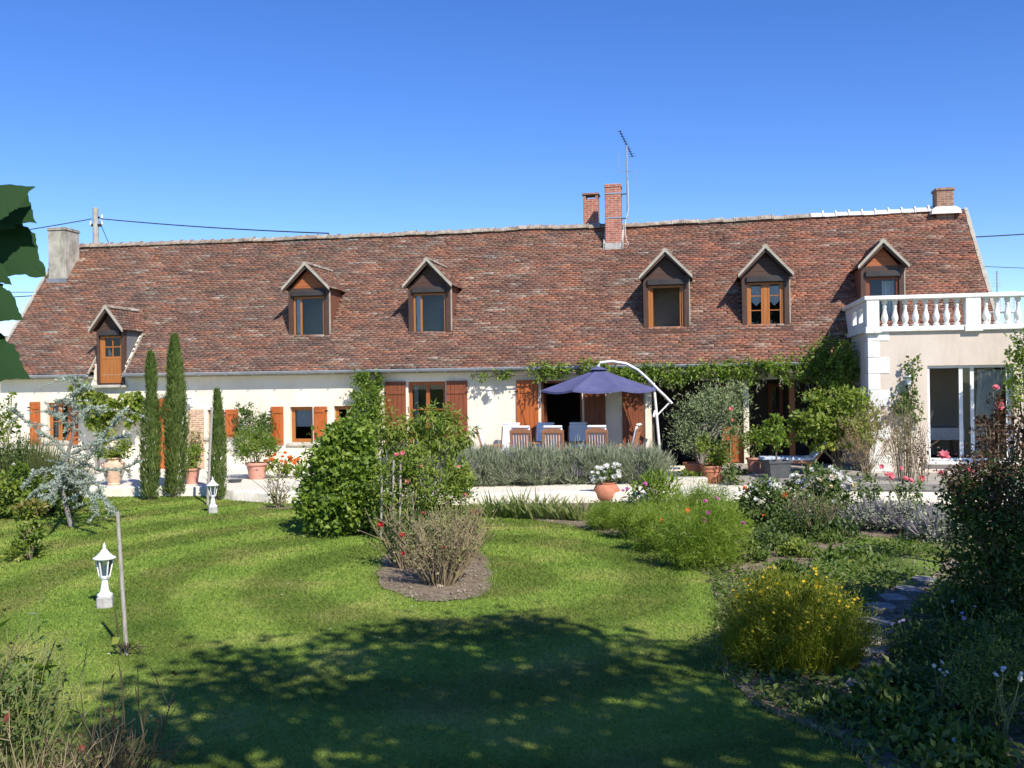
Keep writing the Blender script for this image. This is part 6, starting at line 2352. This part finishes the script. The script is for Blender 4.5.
for lab, px, py, mt, h, k in fl:
    g = G(px, py)
    p = Vector((g.x * (1 - h / 2.45), g.y * (1 - h / 2.45), 0))
    t = thing("wildflower", lab, "flowers", p)
    m = MB()
    tips = [(random.gauss(0, .06), random.gauss(0, .06), h * random.uniform(.8, 1.1)) for _ in range(k)]
    stems_to(m, (0, 0, 0), tips, .005, .01, 4).build('stem', STEMG, t)
    add_flowers(t, flower_mesh("flower", .021, mt, 6, 1), tips)

# ---- stake with a dying vine on the lawn
p = G(127, 655)
q = AT(117.5, 512, p.y)
st = thing("stake", "tall weathered bare stake standing on the lawn by the near lamp", "stake", p)
MB().tube([(0, 0, -.05), (q.x - p.x, 0, q.z)], [.020, .017], 9).build('post', STAKE, st)
t = thing("withered_vine", "withered vine with one green leaf at the foot of the tall stake", "plant", p + Vector((.02, -.03, 0)))
m = MB()
m.tube([(-.06, 0, 0), (-.09, 0, .2), (-.11, 0, .42)], [.009, .008, .005], 5)
for _ in range(16):
    a = random.uniform(-.2, 2.4)
    m.tube([(0, 0, .04), (math.cos(a) * .1, -.02, .08 + random.uniform(0, .06)), (math.cos(a) * random.uniform(.12, .24), random.uniform(-.1, .1), random.uniform(.0, .16))], [.006, .005, .003], 4)
m.build('stem', STEMD, t)
V, Tr, tt = leaves(np.array([(-.06, -.03, .18), (-.09, 0, .32), (.1, 0, .12), (.02, 0, .1), (-.1, 0, .1)]), np.array([(-.6, -.2, -.5), (.5, -.3, .4), (1, 0, .1), (.8, -.5, .3), (-1, -.2, 0.1)]),
                   np.array([(0, -1, .3)] * 5), np.array([.10, .075, .09, .08, .08]), np.array([.085, .055, .04, .05, .05]), np.array([.95, .8, .3, .2, .2]))
np_mesh('foliage', V, Tr, tt, L_BRIGHT, t)

# ---- near left: half-bare roses and dry grass at the picture's edge
p = Vector((-2.35, 5.75, 0))
bare_rose("bare_rose", "dark bare rose stems in the bottom left foreground", "rose bush", p, .42, .28, .90, 46, STEMD, L_RED, 50, None, 0, .0075, .045)
p = Vector((-3.05, 5.9, 0))
bare_rose("bare_rose", "greenish half-bare rose stems at the lower left edge", "rose bush", p, .5, .35, 1.42, 72, STEMG, L_ROSE, 800, flower_mesh("flower", .03, mat_leaf("faded_rose", [(.16, .03, .02), (.22, .05, .03), (.20, .06, .04)], .2), 5, 1), 4, .006, .05)
p = Vector((-2.85, 5.6, 0))
t = thing("dry_grass", "dry straw-coloured grass around the foreground rose stems", "grass", p)
spikes('blades', t, L_DRY, (-.1, 0, 0), .72, .45, 2600, .62, .0045, .4, .35, 0, .85, .3)
spikes('dead_stalks', t, L_TAN, (0, 0, 0), .85, .45, 1500, .36, .005, .7, .3, 0, .8, .2)
spikes('dark_stalks', t, L_RED, (0, 0, 0), .85, .45, 500, .34, .006, .8, .3, 0, .8, .2)
p = Vector((-2.75, 5.45, 0))
bare_rose("bare_rose", "tan twiggy stems low in the bottom left corner", "rose bush", p, .55, .3, .72, 55, STEMT, L_RED, 120, None, 0, .005, .035)
p = Vector((-3.12, 6.05, 0))
bare_rose("leafy_rose", "rose shoot with large green leaves at the left edge above the dry grass", "rose bush", p, .15, .15, 1.45, 7, STEMD, L_SHRUB, 26, None, 0, .008, .11)

# ---- leafy vine close to the camera, its leaves hanging in at the upper left
t = thing("vine", "large dark vine leaves hanging in at the upper left edge", "vine", (-1.35, 1.75, 0))


def vine_leaf(c, tipdir, nrm_, L_):
    """lobed, toothed, slightly cupped leaf"""
    d = Vector(tipdir).normalized()
    nn = Vector(nrm_)
    s = d.cross(nn).normalized()
    nn = s.cross(d)
    key = [(0, 0), (-.06, .16), (.02, .34), (.16, .43), (.30, .44), (.40, .37), (.52, .37), (.62, .31), (.74, .20), (.86, .10), (1.0, 0)]
    half = []
    for i in range(len(key) - 1):
        p0, p1, p2, p3 = key[max(i - 1, 0)], key[i], key[i + 1], key[min(i + 2, len(key) - 1)]
        for k in range(3):
            t_ = k / 3
            q = [0.5 * (2 * p1[c] + (p2[c] - p0[c]) * t_ + (2 * p0[c] - 5 * p1[c] + 4 * p2[c] - p3[c]) * t_ ** 2 + (3 * p1[c] - p0[c] - 3 * p2[c] + p3[c]) * t_ ** 3) for c in (0, 1)]
            half.append((q[0], max(0, q[1] + (random.uniform(-.02, .02) if i else 0))))
    half.append(key[-1])
    vs = []
    for a, w in half:
        vs.append(Vector(c) + d * (a * L_) + s * (w * L_ * .8) + nn * (-.5 * L_ * w * w - .22 * L_ * a * a))
    for a, w in half[1:-1]:
        vs.append(Vector(c) + d * (a * L_) - s * (w * L_ * .8) + nn * (-.5 * L_ * w * w - .22 * L_ * a * a))
    n_ = len(half)
    mid = [Vector(c) + d * (a * L_) + nn * (-.22 * L_ * a * a) for a in (.2, .45, .7)]
    vs += mid
    i0 = 2 * n_ - 2
    f = []

    def near(a):
        return i0 + (0 if a < .3 else 1 if a < .6 else 2)
    for sgn in (0, 1):
        ids = list(range(n_)) if sgn == 0 else [0] + list(range(n_, 2 * n_ - 2)) + [n_ - 1]
        for k in range(n_ - 1):
            m1 = near(half[k][0])
            m2 = near(half[k + 1][0])
            f.append((ids[k], ids[k + 1], m2) if sgn == 0 else (ids[k + 1], ids[k], m2))
            if m1 != m2:
                f.append((ids[k], m2, m1) if sgn == 0 else (ids[k], m1, m2))
    return vs, f


o_ = Vector((-1.75, 1.8, 0))
t.location = o_
m = MB()
main = [Vector(q) for q in ((0, 0, 0), (-.04, .02, .8), (.03, 0, 1.5), (.0, -.02, 2.1), (.14, -.04, 2.55), (.42, -.08, 2.84), (.70, -.14, 2.88), (.84, -.18, 2.76), (.86, -.2, 2.56), (.84, -.2, 2.36))]
m.tube(main, [.03, .027, .024, .02, .016, .012, .009, .007, .006, .004], 8)
YV = 1.6
LV = [((-22, 208), (34, 178)), ((-18, 196), (28, 212)), ((-30, 226), (39, 267)), ((-26, 258), (15, 283)), ((-30, 292), (18, 314)), ((-34, 345), (24, 374)), ((-16, 215), (10, 222)), ((-40, 330), (-2, 300)), ((-45, 300), (-8, 350))]
vv = MB()


def grow(base_, tip, nn):
    vs, f = vine_leaf(base_, tip - base_, nn, (tip - base_).length)
    vv.add(vs, f)
    k = min(range(len(main)), key=lambda i: (main[i] - base_).length)
    m.tube([main[k], main[k].lerp(base_, .5) + Vector((0, 0, .02)), base_], [.004, .003, .0025], 4)


for (a, b) in LV:
    A_, B_ = AT(*a, YV + random.uniform(-.06, .06)), AT(*b, YV + random.uniform(-.06, .02))
    A_ = A_ - o_
    B_ = A_ + (B_ - o_ - A_) * .95
    grow(A_, B_, (random.uniform(-.15, .3), -1, random.uniform(.3, .7)))
for i in range(34):
    k = random.randrange(2, 8)
    c = main[k].lerp(main[k + 1], random.random()) if k < 9 else main[k]
    w = random.uniform(0, 2 * math.pi)
    d = Vector((math.cos(w), math.sin(w), random.uniform(-.5, .3)))
    if c.x > .25 and d.x > -.2:
        continue
    bs_ = c + d * random.uniform(.05, .11)
    dn = Vector((d.x, d.y, -.75)).normalized() * random.uniform(.07, .12)
    grow(bs_, bs_ + dn, (d.x * .6, d.y * .6 - .4, .8))
m.build('stem', STEMD, t, True)
lo = vv.build('foliage', L_BIG, t)
lo.data.shade_smooth()


# ================================================================== TREES BEHIND THE CAMERA (their shade lies on the lawn)
def shade_tree(label, loc, blobs, n, L_):
    t = thing("shade_tree", label, "tree", loc)
    crown('crown', t, L_SHADE, [(b[0] - loc[0], b[1] - loc[1], b[2], b[3], b[3], b[4]) for b in blobs], n, L_, L_ * .62, 60, .2, .3)
    m = MB()
    for b in blobs:
        e = Vector((b[0] - loc[0], b[1] - loc[1], b[2]))
        m.tube([(0, 0, 0), (0, 0, loc[2] + 2.5), Vector((0, 0, 2.6)).lerp(e, .5) + Vector((0, 0, .5)), e], [.22, .18, .09, .03], 8)
    m.build('trunk', BARK, t)
    return t


def over(gx, gy, h):
    """the place at height h whose shadow falls on (gx, gy)"""
    k = h / -LDIR.z
    return (gx - LDIR.x * k, gy - LDIR.y * k, h)


tb = [(*over(-1.2, 8.4, 7.0), 1.35, .9), (*over(.2, 8.9, 7.3), 1.2, .9), (*over(-.2, 7.2, 6.4), 1.35, .9), (*over(-1.5, 6.9, 6.8), 1.2, .8), (*over(-2.35, 7.5, 6.9), .85, .6), (*over(-.3, 9.9, 7.6), .7, .5), (*over(.9, 6.6, 6.6), 1.0, .8)]
tb2 = [(*over(1.4, 8.5, 7.0), 1.15, .9), (*over(1.2, 7.2, 6.6), 1.2, 1.0), (*over(2.3, 7.6, 7.2), 1.1, 1.0), (*over(.9, 9.6, 7.4), .7, .5)]
st = shade_tree("tall leafy tree behind the viewpoint whose shade falls across the lawn", (3.2, -2.2, 0), tb, 7600, .16)
crown('thin_crown', st, L_SHADE, [(b[0] - 3.2, b[1] + 2.2, b[2], b[3], b[3], b[4]) for b in tb2], 1500, .16, .10, 26, .17, .3)
tb = [(*over(3.6, 7.6, 5.4), 1.2, 1.0), (*over(4.2, 8.8, 4.4), 1.15, 1.0), (*over(4.9, 10.3, 4.0), .9, .9), (*over(3.4, 6.5, 5.0), 1.1, .9), (*over(5.4, 9.0, 4.2), 1.2, 1.1), (*over(4.3, 10.0, 4.3), .95, .8), (*over(4.7, 11.3, 4.0), .8, .7), (*over(2.4, 6.2, 5.6), 1.1, .8)]
shade_tree("leafy tree right of the viewpoint whose shade covers the right-hand bed", (8.6, 3.2, 0), tb, 9000, .15)

# ================================================================== LOOSE STUFF ON THE GROUND
xs = rng.uniform(-3, 8, 26000)
ys = rng.uniform(6, 20.6, 26000)
k = in_poly(xs, ys, ISLAND) | in_poly(xs, ys, BORDER)
xs, ys = xs[k], ys[k]
n = len(xs)
r = .005 + .024 * rng.random(n) ** 4
oct_ = np.array([(1, 0, 0), (0, 1, 0), (-1, 0, 0), (0, -1, 0), (0, 0, .8), (0, 0, -.6)])
V = np.stack([xs, ys, np.full(n, .014) + r * .3], 1)[:, None] + oct_[None] * r[:, None, None] * (0.6 + .8 * rng.random((n, 6, 1)))
T = (np.arange(n)[:, None, None] * 6 + np.array([(0, 1, 4), (1, 2, 4), (2, 3, 4), (3, 0, 4), (1, 0, 5), (2, 1, 5), (3, 2, 5), (0, 3, 5)])[None]).reshape(-1, 3)
tag(np_mesh("soil_clods", V.reshape(-1, 3), T, None, CLOD), "loose clods and stones on the beds", "soil", kind='stuff')
# weeds and ground cover of the right bed
xs = rng.uniform(1.5, 8, 80000)
ys = rng.uniform(6, 20.5, 80000)
cov = fbm(xs * .9, ys * .9, 91)
SPATH = [G(*q) for q in ((910, 578), (938, 578), (922, 600), (896, 630), (884, 670), (868, 700), (842, 700), (850, 650), (858, 615))]
k = in_poly(xs, ys, BORDER) & ~in_poly(xs, ys, SPATH) & (cov + rng.normal(size=len(xs)) * .05 > .43)
xs, ys = xs[k][:34000], ys[k][:34000]
n = len(xs)
V, T, tt = leaves(np.stack([xs, ys, .01 + .08 * rng.random(n) ** 2], 1), rng.normal(size=(n, 3)) * np.array([[1, 1, .5]]) + np.array([[0, 0, .4]]), np.array([[0, -.2, 1.0]]) + rng.normal(size=(n, 3)) * .3,
                   .04 + .06 * rng.random(n), .025 + .02 * rng.random(n), np.clip(cov[k][:34000] * .9, 0, 1) + rng.normal(size=n) * .15)
tag(np_mesh("ground_cover", V, T, tt, L_GROUND), "low weeds and ground cover in the right-hand bed", "ground cover", kind='stuff')

# longer tufts left by the mower along the beds
ed = []
for poly in (ISLAND, BORDER[:60]):
    for i in range(len(poly) - 1):
        a_, b_ = Vector((*poly[i], 0)), Vector((*poly[i + 1], 0))
        kk = int((b_ - a_).length * 190 * max(0, fbm(np.array([a_.x * 1.7]), np.array([a_.y * 1.7]), 33)[0] * 2.2 - .5))
        for _ in range(kk):
            q = a_.lerp(b_, random.random())
            ed.append((q.x + random.gauss(0, .05), q.y + random.gauss(0, .05), 0.0))
ed = np.array(ed)
n = len(ed)
V, T, tt = blades(ed, rng.normal(size=(n, 3)) * .45 + np.array([[0, 0, 1.0]]), .03 + .06 * rng.random(n), .006, .5 + rng.normal(size=n) * .2, .35)
tag(np_mesh("edge_grass", V, T, tt, L_IRIS), "uncut grass tufts along the edges of the beds", "grass", kind='stuff')

# grass blades over the lawn, thinning out with distance
N0 = 620000
yy = 5.0 * (23.5 / 5.0) ** (rng.random(N0))
xx = (rng.random(N0) * 2 - 1) * (yy * .54 + .4)
k = ~(in_poly(xx, yy + rng.normal(size=N0) * .05, ISLAND) | in_poly(xx, yy + rng.normal(size=N0) * .05, BORDER) | (yy > np.interp(xx, [q[0] for q in FRONT], [q[1] for q in FRONT]) - .15))
xx, yy = xx[k], yy[k]
n = len(xx)
hh = (.010 + .012 * rng.random(n)) * np.clip(yy / 9, .8, 1.6)
ww = .0030 * np.clip(yy / 6, .9, 3.2)
an = rng.random(n) * math.pi * 2
le = rng.normal(size=(n, 2)) * 1.0
S = np.stack([np.cos(an), np.sin(an), np.zeros(n)], 1) * ww[:, None]
Pb = np.stack([xx, yy, np.zeros(n)], 1)
V = np.stack([Pb - S, Pb + S, Pb + np.stack([le[:, 0] * hh, le[:, 1] * hh, hh], 1)], 1).reshape(-1, 3)
T = np.arange(n * 3).reshape(-1, 3)
tag(np_mesh("grass_blades", V, T, np.repeat(.12 + rng.random(n) * .18, 3), LAWN), "short mown grass of the lawn", "grass", kind='stuff')
# clover flowers and daisies
t = None
pts = [G(px, py) for px, py in ((330, 632), (375, 640), (380, 641), (282, 597), (301, 582), (288, 586), (388, 600), (412, 609), (109, 657), (151, 720), (240, 535), (75, 575))]
dm_ = flower_mesh("daisy", .016, F_WHITE, 7, 1)
for i, p in enumerate(pts):
    o = link("daisy", dm_, None, None, (p.x, p.y, .03))
    tag(o, "tiny white daisy in the mown lawn", "daisy", "daisies scattered in the lawn")
